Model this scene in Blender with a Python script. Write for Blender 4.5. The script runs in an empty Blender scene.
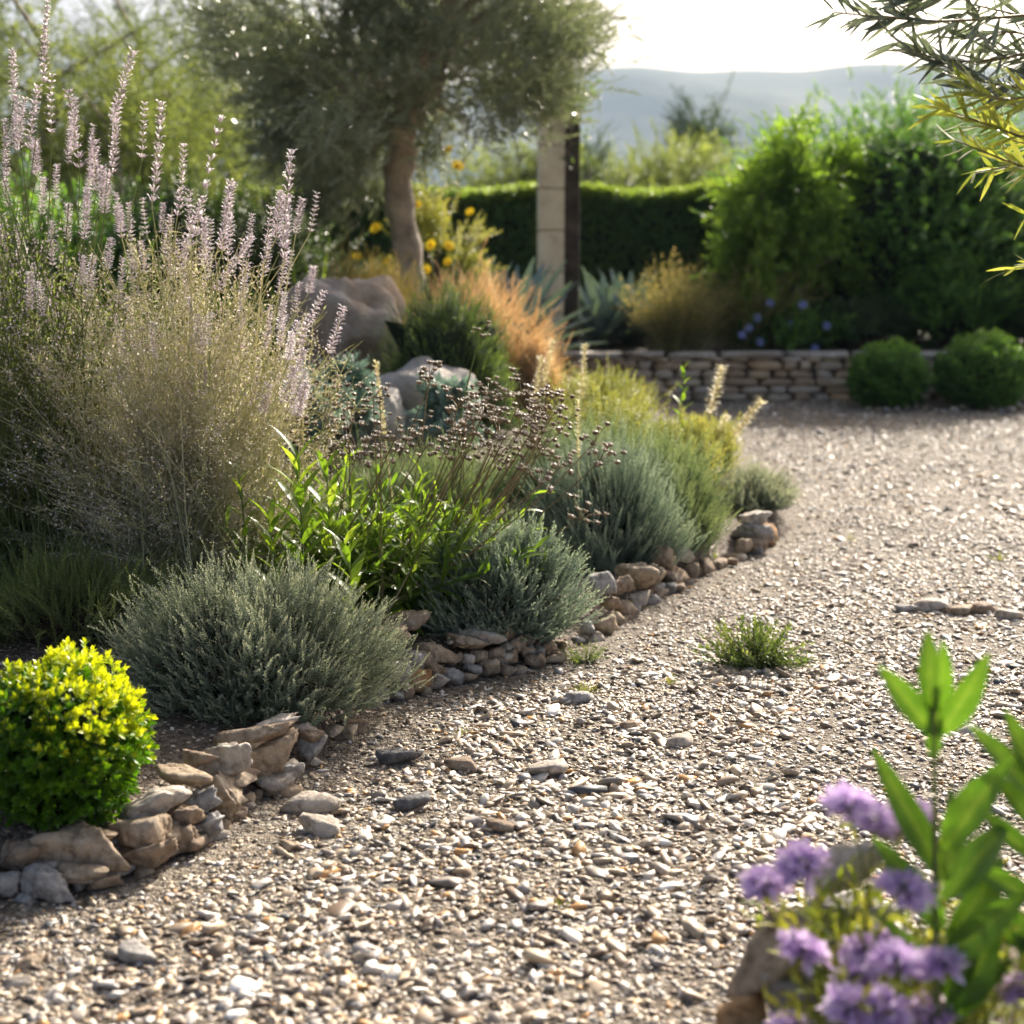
import bpy, bmesh, math, random
import numpy as np
from mathutils import Vector, Matrix, noise as mnoise

RNG = np.random.default_rng(7)
random.seed(7)
SC = bpy.context.scene
COL = SC.collection
R = math.radians

# ------------------------------------------------------------------ camera
FPX = 1422.2
CAMH = 1.3
PITCH = math.atan(252 / FPX)
cam = bpy.data.cameras.new('camera')
cam.lens = 50; cam.sensor_width = 36; cam.clip_start = 0.05; cam.clip_end = 6000
cam.dof.use_dof = True; cam.dof.focus_distance = 3.95; cam.dof.aperture_fstop = 2.5
camo = bpy.data.objects.new('camera', cam); COL.objects.link(camo)
camo.location = (0, 0, CAMH); camo.rotation_euler = (math.pi / 2 - PITCH, 0, 0)
SC.camera = camo

# ------------------------------------------------------------------ light
SUN_AZ = R(27)      # from +Y (view direction) towards -X (left)
SUN_EL = R(33)
sd = Vector((math.sin(SUN_AZ) * math.cos(SUN_EL), math.cos(SUN_AZ) * math.cos(SUN_EL), math.sin(SUN_EL)))
world = bpy.data.worlds.new("World"); SC.world = world; world.use_nodes = True
wn = world.node_tree; wn.nodes.clear()
sky = wn.nodes.new('ShaderNodeTexSky'); sky.sky_type = 'NISHITA'; sky.sun_disc = False
sky.sun_elevation = SUN_EL; sky.sun_rotation = SUN_AZ
sky.dust_density = 9.0; sky.air_density = 0.8; sky.ozone_density = 0.6
bg = wn.nodes.new('ShaderNodeBackground'); bg.inputs[1].default_value = 0.10
wo = wn.nodes.new('ShaderNodeOutputWorld')
wn.links.new(sky.outputs[0], bg.inputs[0]); wn.links.new(bg.outputs[0], wo.inputs[0])
sl = bpy.data.lights.new('sun', 'SUN'); sl.energy = 5.0; sl.angle = R(0.5); sl.color = (1.0, 0.915, 0.79)
so = bpy.data.objects.new('sun', sl); COL.objects.link(so)
so.rotation_euler = sd.to_track_quat('Z', 'Y').to_euler(); so.location = sd * 30
SC.view_settings.view_transform = 'Standard'; SC.view_settings.look = 'None'
SC.view_settings.exposure = 1.15; SC.view_settings.gamma = 1.0
SC.render.engine = 'CYCLES'
SC.cycles.max_bounces = 6; SC.cycles.diffuse_bounces = 3; SC.cycles.glossy_bounces = 2
SC.cycles.transmission_bounces = 4; SC.cycles.transparent_max_bounces = 4; SC.cycles.volume_bounces = 0
SC.cycles.use_denoising = True; SC.cycles.sample_clamp_indirect = 6

# ------------------------------------------------------------------ pixel helpers
_cp, _sp = math.cos(PITCH), math.sin(PITCH)
def ray(px, py):
    a = (px - 512) / FPX; b = (512 - py) / FPX
    return np.array([a, _cp + b * _sp, -_sp + b * _cp])
def at_y(px, py, Y):
    r = ray(px, py); return np.array([0, 0, CAMH]) + r * (Y / r[1])
def at_z(px, py, z=0.0):
    r = ray(px, py); return np.array([0, 0, CAMH]) + r * ((z - CAMH) / r[2])

# ------------------------------------------------------------------ edging curve and terrain
EDGE_PX = [(-420, 960), (-200, 925), (0, 897), (75, 893), (150, 872), (215, 838), (250, 812), (312, 772), (345, 742), (398, 700), (455, 682),
           (545, 664), (590, 640), (622, 618), (655, 600), (700, 578), (745, 558), (775, 545), (797, 522), (790, 495),
           (752, 468), (722, 440), (690, 412), (640, 398), (585, 388)]
EDGE = np.array([at_z(x, y, 0)[:2] for x, y in EDGE_PX])
def _poly(p):
    ex = np.vstack([p, [[0.2, 16.0]], [[-14, 16.0]], [[-14, -2]], [[p[0][0], -2.0]]])
    return ex
BEDP = _poly(EDGE)
def inside(x, y, P=BEDP):
    x = np.asarray(x, float); y = np.asarray(y, float); c = np.zeros(x.shape, bool)
    n = len(P); j = n - 1
    for i in range(n):
        xi, yi = P[i]; xj, yj = P[j]
        if yi != yj:
            c ^= ((yi > y) != (yj > y)) & (x < (xj - xi) * (y - yi) / (yj - yi) + xi)
        j = i
    return c
def edge_dist(x, y, P=EDGE):
    x = np.asarray(x, float); y = np.asarray(y, float); d = np.full(x.shape, 1e9)
    for i in range(len(P) - 1):
        a = P[i]; b = P[i + 1]; ab = b - a; L = ab @ ab
        t = np.clip(((x - a[0]) * ab[0] + (y - a[1]) * ab[1]) / L, 0, 1)
        d = np.minimum(d, np.hypot(x - a[0] - t * ab[0], y - a[1] - t * ab[1]))
    return d
def wob(x, y, s=1.0):
    return (np.sin(x * 2.3 * s + 1.3) * np.cos(y * 1.9 * s + .4) + .5 * np.sin(x * 5.1 * s + y * 4.2 * s) + .3 * np.sin(x * 11.3 * s - y * 9.1 * s + 2)) / 1.8
def path_h(x, y):
    return 0.012 * wob(x, y) * np.clip((y - 1) / 2, 0, 1)
def bed_h(x, y):
    s = edge_dist(x, y)
    z = np.minimum(0.62 * np.maximum(s - .03, 0), 0.085) + 0.30 * np.clip((s - .2) / 2.6, 0, 1) ** 1.1
    far = np.clip((np.asarray(y, float) - 6.0) / 3.0, 0, 1) * np.clip(s / 1.2, 0, 1)
    return z + .15 * far + 0.012 * wob(x, y, 2.0)
def hgt(x, y):
    x = np.asarray(x, float); y = np.asarray(y, float)
    return np.where(inside(x, y), bed_h(x, y), path_h(x, y))
def ground_at(px, py):
    r = ray(px, py); o = np.array([0, 0, CAMH]); ts = np.linspace(1.5, 30, 3000)
    P = o + ts[:, None] * r
    h = hgt(P[:, 0], P[:, 1]); k = np.argmax(P[:, 2] <= h)
    return P[k]
def gz(x, y): return float(hgt(np.array([x]), np.array([y]))[0])

# ------------------------------------------------------------------ geometry kit
class G:
    def __init__(s): s.V = []; s.F = {3: [], 4: []}; s.FM = {3: [], 4: []}; s.t = []; s.r = []; s.n = 0
    def add(s, V, T=None, Q=None, t=0.0, r=0.0, mat=0):
        V = np.asarray(V, np.float32).reshape(-1, 3); k = len(V); s.V.append(V)
        s.t.append(np.broadcast_to(np.asarray(t, np.float32), (k,)).copy()); s.r.append(np.broadcast_to(np.asarray(r, np.float32), (k,)).copy())
        for m, A in ((3, T), (4, Q)):
            if A is not None and len(A):
                A = np.asarray(A, np.int64).reshape(-1, m); s.F[m].append(A + s.n); s.FM[m].append(np.full(len(A), mat, np.int32))
        s.n += k; return s
    def inst(s, tpl, M, T, r=None, t=None, mat=0):
        V, Tr, Q, tv = tpl; n = len(T); v = len(V)
        if n == 0: return s
        P = (np.einsum('nij,vj->nvi', M, V) + T[:, None, :]).reshape(-1, 3)
        off = (np.arange(n) * v)[:, None, None]
        rr = np.repeat(RNG.random(n) if r is None else r, v); tt = np.tile(tv, n) if t is None else np.repeat(t, v)
        s.add(P, (Tr[None] + off).reshape(-1, 3) if len(Tr) else None, (Q[None] + off).reshape(-1, 4) if len(Q) else None, tt, rr, mat)
        return s
    def tubes(s, P, rad, k=4, r=None, mat=0, t=None):
        """P (n,p,3), rad (p,) or (n,p)"""
        P = np.asarray(P, float); n, p, _ = P.shape
        D = np.gradient(P, axis=1); D /= np.linalg.norm(D, axis=2, keepdims=True) + 1e-9
        up = np.where(np.abs(D[..., 2:3]) > .9, np.array([1., 0, 0]), np.array([0, 0, 1.]))
        A = np.cross(D, up); A /= np.linalg.norm(A, axis=2, keepdims=True) + 1e-9; B = np.cross(D, A)
        rad = np.broadcast_to(rad, (n, p))
        an = np.arange(k) * 2 * np.pi / k
        V = P[:, :, None, :] + rad[:, :, None, None] * (A[:, :, None, :] * np.cos(an)[:, None] + B[:, :, None, :] * np.sin(an)[:, None])
        i = np.arange(p - 1)[:, None] * k; j = np.arange(k)[None]; j2 = (j + 1) % k
        q = np.stack([i + j, i + j2, i + k + j2, i + k + j], -1).reshape(-1, 4)
        Q = (q[None] + (np.arange(n) * p * k)[:, None, None]).reshape(-1, 4)
        rr = np.repeat(RNG.random(n) if r is None else r, p * k)
        tt = np.tile(np.repeat(np.linspace(0, 1, p), k), n) if t is None else t
        s.add(V.reshape(-1, 3), None, Q, tt, rr, mat); return s
    def ribbons(s, P, wid, r=None, mat=0, side=None):
        P = np.asarray(P, float); n, p, _ = P.shape
        D = np.gradient(P, axis=1); D /= np.linalg.norm(D, axis=2, keepdims=True) + 1e-9
        if side is None: side = unit(RNG.normal(size=(n, 3)))
        A = np.cross(D, side[:, None, :]); A /= np.linalg.norm(A, axis=2, keepdims=True) + 1e-9
        w = np.broadcast_to(wid, (n, p))[..., None] / 2
        V = np.stack([P - A * w, P + A * w], 2)
        i = np.arange(p - 1) * 2; q = np.stack([i, i + 1, i + 3, i + 2], -1)
        Q = (q[None] + (np.arange(n) * p * 2)[:, None, None]).reshape(-1, 4)
        s.add(V.reshape(-1, 3), None, Q, np.tile(np.repeat(np.linspace(0, 1, p), 2), n), np.repeat(RNG.random(n) if r is None else r, p * 2), mat); return s
    def box(s, c, d, rz=0, mat=0, r=0.0):
        x = np.array([[-1, -1, -1], [1, -1, -1], [1, 1, -1], [-1, 1, -1], [-1, -1, 1], [1, -1, 1], [1, 1, 1], [-1, 1, 1]]) * np.array(d) / 2
        cz, sz = math.cos(rz), math.sin(rz); x = x @ np.array([[cz, sz, 0], [-sz, cz, 0], [0, 0, 1]])
        return s.add(x + np.array(c), None, [[0, 3, 2, 1], [4, 5, 6, 7], [0, 1, 5, 4], [1, 2, 6, 5], [2, 3, 7, 6], [3, 0, 4, 7]], 0, r, mat)
    def mesh(s, name, mats, smooth=False):
        me = bpy.data.meshes.new(name)
        V = np.concatenate(s.V); me.vertices.add(len(V)); me.vertices.foreach_set('co', V.ravel())
        T = np.concatenate(s.F[3]) if s.F[3] else np.zeros((0, 3), np.int64); Q = np.concatenate(s.F[4]) if s.F[4] else np.zeros((0, 4), np.int64)
        li = np.concatenate([T.ravel(), Q.ravel()]).astype(np.int32)
        st = np.concatenate([np.arange(len(T)) * 3, len(T) * 3 + np.arange(len(Q)) * 4]).astype(np.int32)
        me.loops.add(len(li)); me.loops.foreach_set('vertex_index', li)
        me.polygons.add(len(st)); me.polygons.foreach_set('loop_start', st)
        mi = np.concatenate((s.FM[3] or [np.zeros(0, np.int32)]) + (s.FM[4] or [np.zeros(0, np.int32)])).astype(np.int32)
        for m in mats: me.materials.append(m)
        me.polygons.foreach_set('material_index', mi)
        me.polygons.foreach_set('use_smooth', np.full(len(st), smooth))
        for nm, arr in (('t', s.t), ('r', s.r)):
            a = me.attributes.new(nm, 'FLOAT', 'POINT'); a.data.foreach_set('value', np.concatenate(arr).astype(np.float32))
        me.update(calc_edges=True); me.validate(); return me
    def build(s, name, mats, parent=None, smooth=False, **props):
        if not isinstance(mats, (list, tuple)): mats = [mats]
        return link(name, s.mesh(name, mats, smooth), parent, **props)

def link(name, me, parent=None, **props):
    o = bpy.data.objects.new(name, me); COL.objects.link(o)
    if parent is not None:
        o.parent = parent; o.matrix_parent_inverse = Matrix.Translation(parent.location).inverted() if props.pop('world', True) else Matrix()
    for k, v in props.items():
        if k != 'world': o[k] = v
    return o
def thing(name, label, cat, loc, group=None):
    o = bpy.data.objects.new(name, None); COL.objects.link(o); o.location = tuple(float(v) for v in loc); o.empty_display_size = .1
    o['label'] = label; o['category'] = cat
    if group: o['group'] = group
    return o
def tag(o, label, cat, group=None):
    o['label'] = label; o['category'] = cat
    if group: o['group'] = group
    return o

def unit(v): return v / (np.linalg.norm(v, axis=-1, keepdims=True) + 1e-9)
def frames(D, N=None, s=None):
    """columns x,y,z with y = direction D, z near N"""
    D = unit(np.asarray(D, float)); n = len(D)
    if N is None: N = unit(RNG.normal(size=(n, 3)))
    X = unit(np.cross(D, N)); Z = np.cross(X, D)
    M = np.stack([X, D, Z], -1)
    if s is not None:
        s = np.asarray(s, float)
        M = M * (s[:, None, None] if s.ndim == 1 else s[:, None, :])
    return M
def frames_z(D, s=None):
    """local +Z goes along D"""
    D = unit(np.asarray(D, float)); X = unit(np.cross(D, unit(RNG.normal(size=D.shape)))); Y = np.cross(D, X)
    M = np.stack([X, Y, D], -1)
    if s is not None:
        s = np.asarray(s, float); M = M * (s[:, None, None] if s.ndim == 1 else s[:, None, :])
    return M
def E(n, m): return np.zeros((0, m), np.int64)
Z3 = np.zeros((0, 3), np.int64); Z4 = np.zeros((0, 4), np.int64)
def T_rhomb(w=.4):
    return (np.array([[0, 0, 0], [w / 2, .45, .06], [0, 1, 0], [-w / 2, .45, .06]]), np.array([[0, 1, 2], [0, 2, 3]]), Z4, np.array([0, .5, 1, .5]))
def T_leaf(w=.25, curl=.25, fold=.1, n=5):
    V = []; t = []
    for i in range(n + 1):
        u = i / n; ww = w / 2 * math.sin(math.pi * min(1, u * .93 + .04)) ** .8 * (1.1 - .35 * u); z = -curl * u * u
        V += [[-ww, u, z + fold * ww * 2], [0, u, z], [ww, u, z + fold * ww * 2]]; t += [u, u, u]
    q = []
    for i in range(n):
        a = i * 3; q += [[a, a + 1, a + 4, a + 3], [a + 1, a + 2, a + 5, a + 4]]
    return (np.array(V), Z3, np.array(q), np.array(t))
def merge(*tpls):
    V = []; T = []; Q = []; t = []; n = 0
    for a in tpls:
        V.append(a[0]); T.append(a[1] + n); Q.append(a[2] + n); t.append(a[3]); n += len(a[0])
    return (np.concatenate(V), np.concatenate(T), np.concatenate(Q), np.concatenate(t))
def g_to_tpl(g):
    return (np.concatenate(g.V).astype(float), np.concatenate(g.F[3]) if g.F[3] else Z3, np.concatenate(g.F[4]) if g.F[4] else Z4, np.concatenate(g.t))
def shoot(n=30, ll=.12, lw=.35, spread=55, stem=.008, droop=0, top=.0, bend=.06, curl=None):
    """twig of length 1 along +Z with n small leaves"""
    g = G(); u = np.linspace(.06, 1, n) ; a = np.arange(n) * 2.39996 + RNG.random() * 6
    cx = bend * u * u
    P = np.stack([bend * np.linspace(0, 1, 4) ** 2, np.zeros(4), np.linspace(0, 1, 4)], -1)[None]
    g.tubes(P, np.linspace(stem, stem * .5, 4), 3, r=np.array([.5]))
    sp = R(spread) * (1.15 - .75 * u) * (1 + RNG.normal(0, .12, n))
    D = np.stack([np.cos(a) * np.sin(sp), np.sin(a) * np.sin(sp), np.cos(sp)], -1)
    N = np.stack([-np.cos(a) * np.cos(sp), -np.sin(a) * np.cos(sp), np.sin(sp)], -1)
    L = ll * (1.0 - .45 * u) * (1 + RNG.normal(0, .15, n))
    tp = T_rhomb(lw) if curl is None else T_leaf(lw, curl, .1, 3)
    g.inst(tp, frames(D, N, L), np.stack([cx, 0 * u, u], -1), t=u)
    return g_to_tpl(g)
OCT = (np.array([[1, 0, 0], [0, 1, 0], [-1, 0, 0], [0, -1, 0], [0, 0, 1], [0, 0, -1.]]),
       np.array([[0, 1, 4], [1, 2, 4], [2, 3, 4], [3, 0, 4], [1, 0, 5], [2, 1, 5], [3, 2, 5], [0, 3, 5]]), Z4, np.array([.5, .5, .5, .5, 1, 0.]))
def ico(sub):
    bm = bmesh.new(); bmesh.ops.create_icosphere(bm, subdivisions=sub, radius=1)
    V = np.array([v.co[:] for v in bm.verts]); T = np.array([[v.index for v in f.verts] for f in bm.faces]); bm.free(); return V, T
ICO = {k: ico(k) for k in (1, 2, 3, 4)}
def rock_shape(sub, dims, seed, planes=11, rough=.04, flat=.0, fine=0.02, soft=60.0):
    """stone cut by random planes, softened, with a rough skin; dims = full size"""
    rg = np.random.default_rng(seed); V, T = ICO[sub]
    N = unit(rg.normal(size=(planes, 3))); N = np.vstack([N, [[0, 0, 1], [0, 0, -1]]])
    d = rg.uniform(.62, 1.0, len(N)); d[-2] = .62; d[-1] = .65
    dot = V @ N.T; rr = np.where(dot > .05, d / np.maximum(dot, .05), 9.0)
    rad = (np.sum(np.minimum(rr, 3.0) ** -soft, axis=1)) ** (-1 / soft)
    off = rg.uniform(-50, 50, 3)
    nz = np.array([mnoise.fractal(Vector(v * 2.2 + off), 1.0, 2.0, 4) for v in V])
    P = V * (rad * (1 + rough * 2.2 * nz))[:, None]
    if sub >= 3:
        n2 = np.array([mnoise.fractal(Vector(v * np.array([5, 5, 13]) + off), .9, 2.0, 3) for v in V]); P *= (1 + fine * 2.5 * n2)[:, None]
    P = (P - (P.max(0) + P.min(0)) / 2) / (P.max(0) - P.min(0))
    return P * np.array(dims), T

# ------------------------------------------------------------------ materials
def mat(name):
    m = bpy.data.materials.new(name); m.use_nodes = True; nt = m.node_tree; nt.nodes.clear()
    o = nt.nodes.new('ShaderNodeOutputMaterial'); return m, nt, o
def nn(nt, t, **k):
    n = nt.nodes.new(t)
    for a, v in k.items(): setattr(n, a, v)
    return n
def attr(nt, nm):
    a = nn(nt, 'ShaderNodeAttribute'); a.attribute_name = nm; return a.outputs['Fac']
def ramp(nt, fac, cols, pos=None, interp='LINEAR'):
    r = nn(nt, 'ShaderNodeValToRGB'); cr = r.color_ramp; cr.interpolation = interp
    pos = pos or [i / (len(cols) - 1) for i in range(len(cols))]
    while len(cr.elements) < len(cols): cr.elements.new(.5)
    for e, c, p in zip(cr.elements, cols, pos): e.position = p; e.color = (*c, 1)
    if fac is not None: nt.links.new(fac, r.inputs[0])
    return r.outputs[0]
def noise(nt, scale, detail=4, rough=.55, coord='Object'):
    tc = nn(nt, 'ShaderNodeTexCoord'); n = nn(nt, 'ShaderNodeTexNoise'); n.inputs['Scale'].default_value = scale
    n.inputs['Detail'].default_value = detail; n.inputs['Roughness'].default_value = rough; nt.links.new(tc.outputs[coord], n.inputs['Vector']); return n.outputs[0]
def mixc(nt, f, a, b, mode='MIX'):
    m = nn(nt, 'ShaderNodeMix', data_type='RGBA', blend_type=mode)
    for s, v in ((m.inputs[0], f), (m.inputs[6], a), (m.inputs[7], b)):
        if isinstance(v, (int, float)): s.default_value = v
        elif isinstance(v, tuple): s.default_value = (*v, 1)
        else: nt.links.new(v, s)
    return m.outputs[2]
def math_(nt, op, a, b=0.0):
    m = nn(nt, 'ShaderNodeMath', operation=op)
    for s, v in ((m.inputs[0], a), (m.inputs[1], b)):
        if isinstance(v, (int, float)): s.default_value = v
        else: nt.links.new(v, s)
    return m.outputs[0]
def leafmat(name, cols, tip=None, tip0=.6, tip1=1.0, trans=.35, rough=.5, tcol=None, spec=.4, nscale=3.0):
    """cols: three base colours picked per leaf; tip: colour of young growth towards t=1"""
    m, nt, o = mat(name)
    f = math_(nt, 'ADD', math_(nt, 'MULTIPLY', attr(nt, 'r'), .7), math_(nt, 'MULTIPLY', noise(nt, nscale, 2), .35))
    c = ramp(nt, f, cols, [.1, .5, .9] if len(cols) == 3 else None)
    if tip is not None:
        mr = nn(nt, 'ShaderNodeMapRange'); nt.links.new(attr(nt, 't'), mr.inputs[0]); mr.inputs[1].default_value = tip0; mr.inputs[2].default_value = tip1
        c = mixc(nt, mr.outputs[0], c, tip)
    p = nn(nt, 'ShaderNodeBsdfPrincipled'); nt.links.new(c, p.inputs['Base Color']); p.inputs['Roughness'].default_value = rough
    p.inputs['Specular IOR Level'].default_value = spec
    tr = nn(nt, 'ShaderNodeBsdfTranslucent')
    tc = mixc(nt, 1.0, c, tcol or (1.9, 2.0, .9), 'MULTIPLY')
    nt.links.new(tc, tr.inputs[0])
    ms = nn(nt, 'ShaderNodeMixShader'); ms.inputs[0].default_value = trans
    nt.links.new(p.outputs[0], ms.inputs[1]); nt.links.new(tr.outputs[0], ms.inputs[2]); nt.links.new(ms.outputs[0], o.inputs[0]); return m
def plain(name, cols, rough=.7, scale=8, bump=.3, bscale=40, attr_r=False, spec=.3, detail=6, dist=.01):
    m, nt, o = mat(name); f = noise(nt, scale, detail, .6)
    if attr_r: f = math_(nt, 'ADD', math_(nt, 'MULTIPLY', attr(nt, 'r'), .8), math_(nt, 'MULTIPLY', f, .3))
    c = ramp(nt, f, cols, None if attr_r else [.25 + .5 * i / (len(cols) - 1) for i in range(len(cols))])
    p = nn(nt, 'ShaderNodeBsdfPrincipled'); nt.links.new(c, p.inputs['Base Color']); p.inputs['Roughness'].default_value = rough
    p.inputs['Specular IOR Level'].default_value = spec
    if bump:
        b = nn(nt, 'ShaderNodeBump'); b.inputs['Strength'].default_value = bump; b.inputs['Distance'].default_value = dist
        nt.links.new(noise(nt, bscale, 8, .65), b.inputs['Height']); nt.links.new(b.outputs[0], p.inputs['Normal'])
    nt.links.new(p.outputs[0], o.inputs[0]); return m

M = {}
M['bark'] = plain('bark', [(.17, .14, .11), (.34, .29, .23), (.50, .44, .36)], .85, 9, .9, 30, dist=.02)
M['stem_green'] = leafmat('stem_green', [(.10, .14, .04), (.16, .20, .06), (.22, .25, .09)], trans=.2)
M['stem_pale'] = leafmat('stem_pale', [(.34, .37, .18), (.52, .51, .32), (.68, .63, .48)], trans=.3, tcol=(1.3, 1.3, .9))
M['stem_brown'] = leafmat('stem_brown', [(.11, .08, .04), (.20, .15, .075), (.31, .25, .14)], trans=.1, tcol=(1.2, 1.1, .8))
M['sage_leaf'] = leafmat('sage_leaf', [(.09, .125, .045), (.17, .205, .08), (.28, .31, .15)], trans=.4)
M['pale_leaf'] = leafmat('pale_leaf', [(.38, .41, .22), (.54, .54, .37), (.72, .69, .56)], trans=.5, tcol=(1.25, 1.2, .9))
M['mauve'] = leafmat('mauve_flower', [(.34, .29, .33), (.60, .56, .60), (.85, .83, .86)], trans=.5, tcol=(1.2, 1.1, 1.1))
M['thyme'] = leafmat('thyme_leaf', [(.10, .14, .095), (.19, .235, .16), (.32, .36, .25)], tip=(.56, .57, .44), tip0=.35, tip1=1.15, trans=.3, tcol=(1.3, 1.3, .95), rough=.65)
M['thyme_blue'] = leafmat('thyme_blue_leaf', [(.09, .14, .11), (.16, .225, .175), (.28, .34, .26)], tip=(.52, .58, .46), tip0=.4, tip1=1.2, trans=.3, tcol=(1.3, 1.35, 1.0), rough=.65)
M['thyme_green'] = leafmat('thyme_green_leaf', [(.10, .16, .07), (.17, .25, .12), (.28, .34, .18)], tip=(.42, .46, .26), tip0=.5, tip1=1.3, trans=.35, tcol=(1.4, 1.4, .9), rough=.6)
M['twig'] = plain('twig', [(.05, .035, .025), (.12, .09, .06)], .9, 20, 0)
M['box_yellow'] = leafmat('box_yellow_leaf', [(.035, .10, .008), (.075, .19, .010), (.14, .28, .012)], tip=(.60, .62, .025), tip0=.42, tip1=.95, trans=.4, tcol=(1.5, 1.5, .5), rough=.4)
M['green'] = leafmat('green_leaf', [(.06, .12, .014), (.12, .20, .025), (.22, .29, .05)], trans=.48, tcol=(2.0, 2.0, .8), rough=.38, spec=.5)
M['yellowgreen'] = leafmat('yellow_green_leaf', [(.16, .22, .03), (.28, .32, .05), (.45, .42, .08)], trans=.45, tcol=(1.5, 1.5, .7))
M['spurge'] = leafmat('spurge_leaf', [(.18, .22, .05), (.32, .34, .09), (.52, .48, .15)], trans=.4, tcol=(1.3, 1.3, .7))
M['bushy_dark'] = leafmat('dark_needle_leaf', [(.035, .06, .03), (.06, .10, .04), (.10, .15, .05)], tip=(.30, .38, .11), tip0=.5, tip1=1.3, trans=.3)
M['straw2'] = leafmat('tawny_grass', [(.13, .16, .06), (.23, .24, .10), (.38, .33, .18)], trans=.4, tcol=(1.3, 1.25, .8))
M['olive_lit'] = leafmat('olive_lit_leaf', [(.16, .20, .04), (.26, .30, .07), (.40, .40, .14)], trans=.45, tcol=(1.5, 1.5, .6), rough=.35, spec=.6)  # lit copy of the near olive leaf, sunlight put into the colour
M['palefl'] = leafmat('pale_floret', [(.50, .40, .38), (.68, .60, .56), (.82, .78, .72)], trans=.45, tcol=(1.1, 1.1, 1.0))
M['weed'] = leafmat('weed_leaf', [(.07, .11, .025), (.13, .18, .05), (.24, .26, .10)], trans=.4, tcol=(1.5, 1.6, .8))
M['lush'] = leafmat('lush_leaf', [(.05, .13, .012), (.09, .20, .02), (.15, .27, .03)], trans=.42, tcol=(2.0, 2.0, .7), rough=.32, spec=.5)
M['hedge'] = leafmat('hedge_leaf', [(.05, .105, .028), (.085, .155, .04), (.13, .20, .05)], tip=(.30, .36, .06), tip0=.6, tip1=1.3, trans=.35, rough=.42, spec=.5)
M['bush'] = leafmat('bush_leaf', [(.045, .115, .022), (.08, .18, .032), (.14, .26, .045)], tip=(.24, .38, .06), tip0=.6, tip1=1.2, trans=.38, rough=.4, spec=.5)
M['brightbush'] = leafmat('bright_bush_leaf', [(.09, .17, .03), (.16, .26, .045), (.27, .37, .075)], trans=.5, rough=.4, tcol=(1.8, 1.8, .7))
M['olive'] = leafmat('olive_leaf', [(.12, .145, .10), (.21, .24, .17), (.40, .43, .35)], trans=.30, tcol=(1.5, 1.55, .8), rough=.22, spec=.8)
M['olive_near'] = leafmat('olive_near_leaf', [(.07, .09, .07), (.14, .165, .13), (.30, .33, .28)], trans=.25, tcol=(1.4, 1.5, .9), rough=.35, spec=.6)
M['far'] = leafmat('far_leaf', [(.10, .125, .04), (.17, .205, .07), (.27, .30, .11)], trans=.5, tcol=(1.6, 1.65, .8))
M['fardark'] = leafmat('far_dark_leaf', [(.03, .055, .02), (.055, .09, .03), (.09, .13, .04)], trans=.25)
M['orange'] = leafmat('orange_grass', [(.56, .38, .20), (.70, .52, .32), (.82, .68, .48)], trans=.35, tcol=(1.2, 1.1, .8))
M['straw'] = leafmat('straw_grass', [(.22, .20, .06), (.36, .30, .11), (.52, .42, .22)], trans=.4, tcol=(1.3, 1.25, .8))
M['blue'] = leafmat('glaucous_leaf', [(.12, .18, .15), (.20, .28, .235), (.30, .38, .32)], trans=.25, tcol=(1.2, 1.4, 1.1))
M['agave'] = leafmat('agave_leaf', [(.10, .15, .15), (.15, .21, .215), (.22, .29, .29)], trans=.08, rough=.5)
M['seed'] = leafmat('seed_head', [(.08, .055, .035), (.16, .115, .075), (.28, .21, .145)], tip=(.60, .54, .44), tip0=.80, tip1=1.0, trans=.15, tcol=(1.2, 1.1, 1.0))
M['cream'] = leafmat('cream_spike', [(.60, .54, .38), (.74, .68, .52), (.85, .80, .68)], trans=.45, tcol=(1.2, 1.2, .9))
M['lilac'] = leafmat('lilac_petal', [(.50, .36, .62), (.70, .56, .80), (.90, .83, .92)], trans=.4, tcol=(1.2, 1.1, 1.2), rough=.6)
M['bluepetal'] = leafmat('blue_petal', [(.22, .28, .62), (.35, .42, .78), (.5, .55, .85)], trans=.35, tcol=(1.1, 1.1, 1.2))
M['yellowpetal'] = leafmat('yellow_petal', [(.75, .50, .02), (.85, .62, .03), (.9, .72, .08)], trans=.35, tcol=(1.1, 1.1, .6))
M['boulder'] = plain('boulder', [(.26, .22, .18), (.40, .36, .32), (.56, .53, .50)], .85, 5, .9, 14, dist=.03)
M['boulder_brown'] = plain('boulder_brown', [(.26, .17, .10), (.40, .31, .23), (.52, .46, .40)], .85, 5, .9, 14, dist=.03)
M['pillar'] = plain('pillar_stone', [(.56, .44, .30), (.76, .64, .47), (.84, .74, .58)], .85, 5, .8, 16, dist=.015)
M['pillar_shade'] = plain('pillar_shade_brown', [(.035, .026, .018), (.075, .055, .04), (.13, .10, .075)], .85, 7, .8, 30)  # dark brown standing in for shade on the pillar's right side
M['core'] = plain('branch_tangle', [(.012, .020, .008), (.03, .045, .015)], .95, 9, 1.0, 14, dist=.05)

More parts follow.
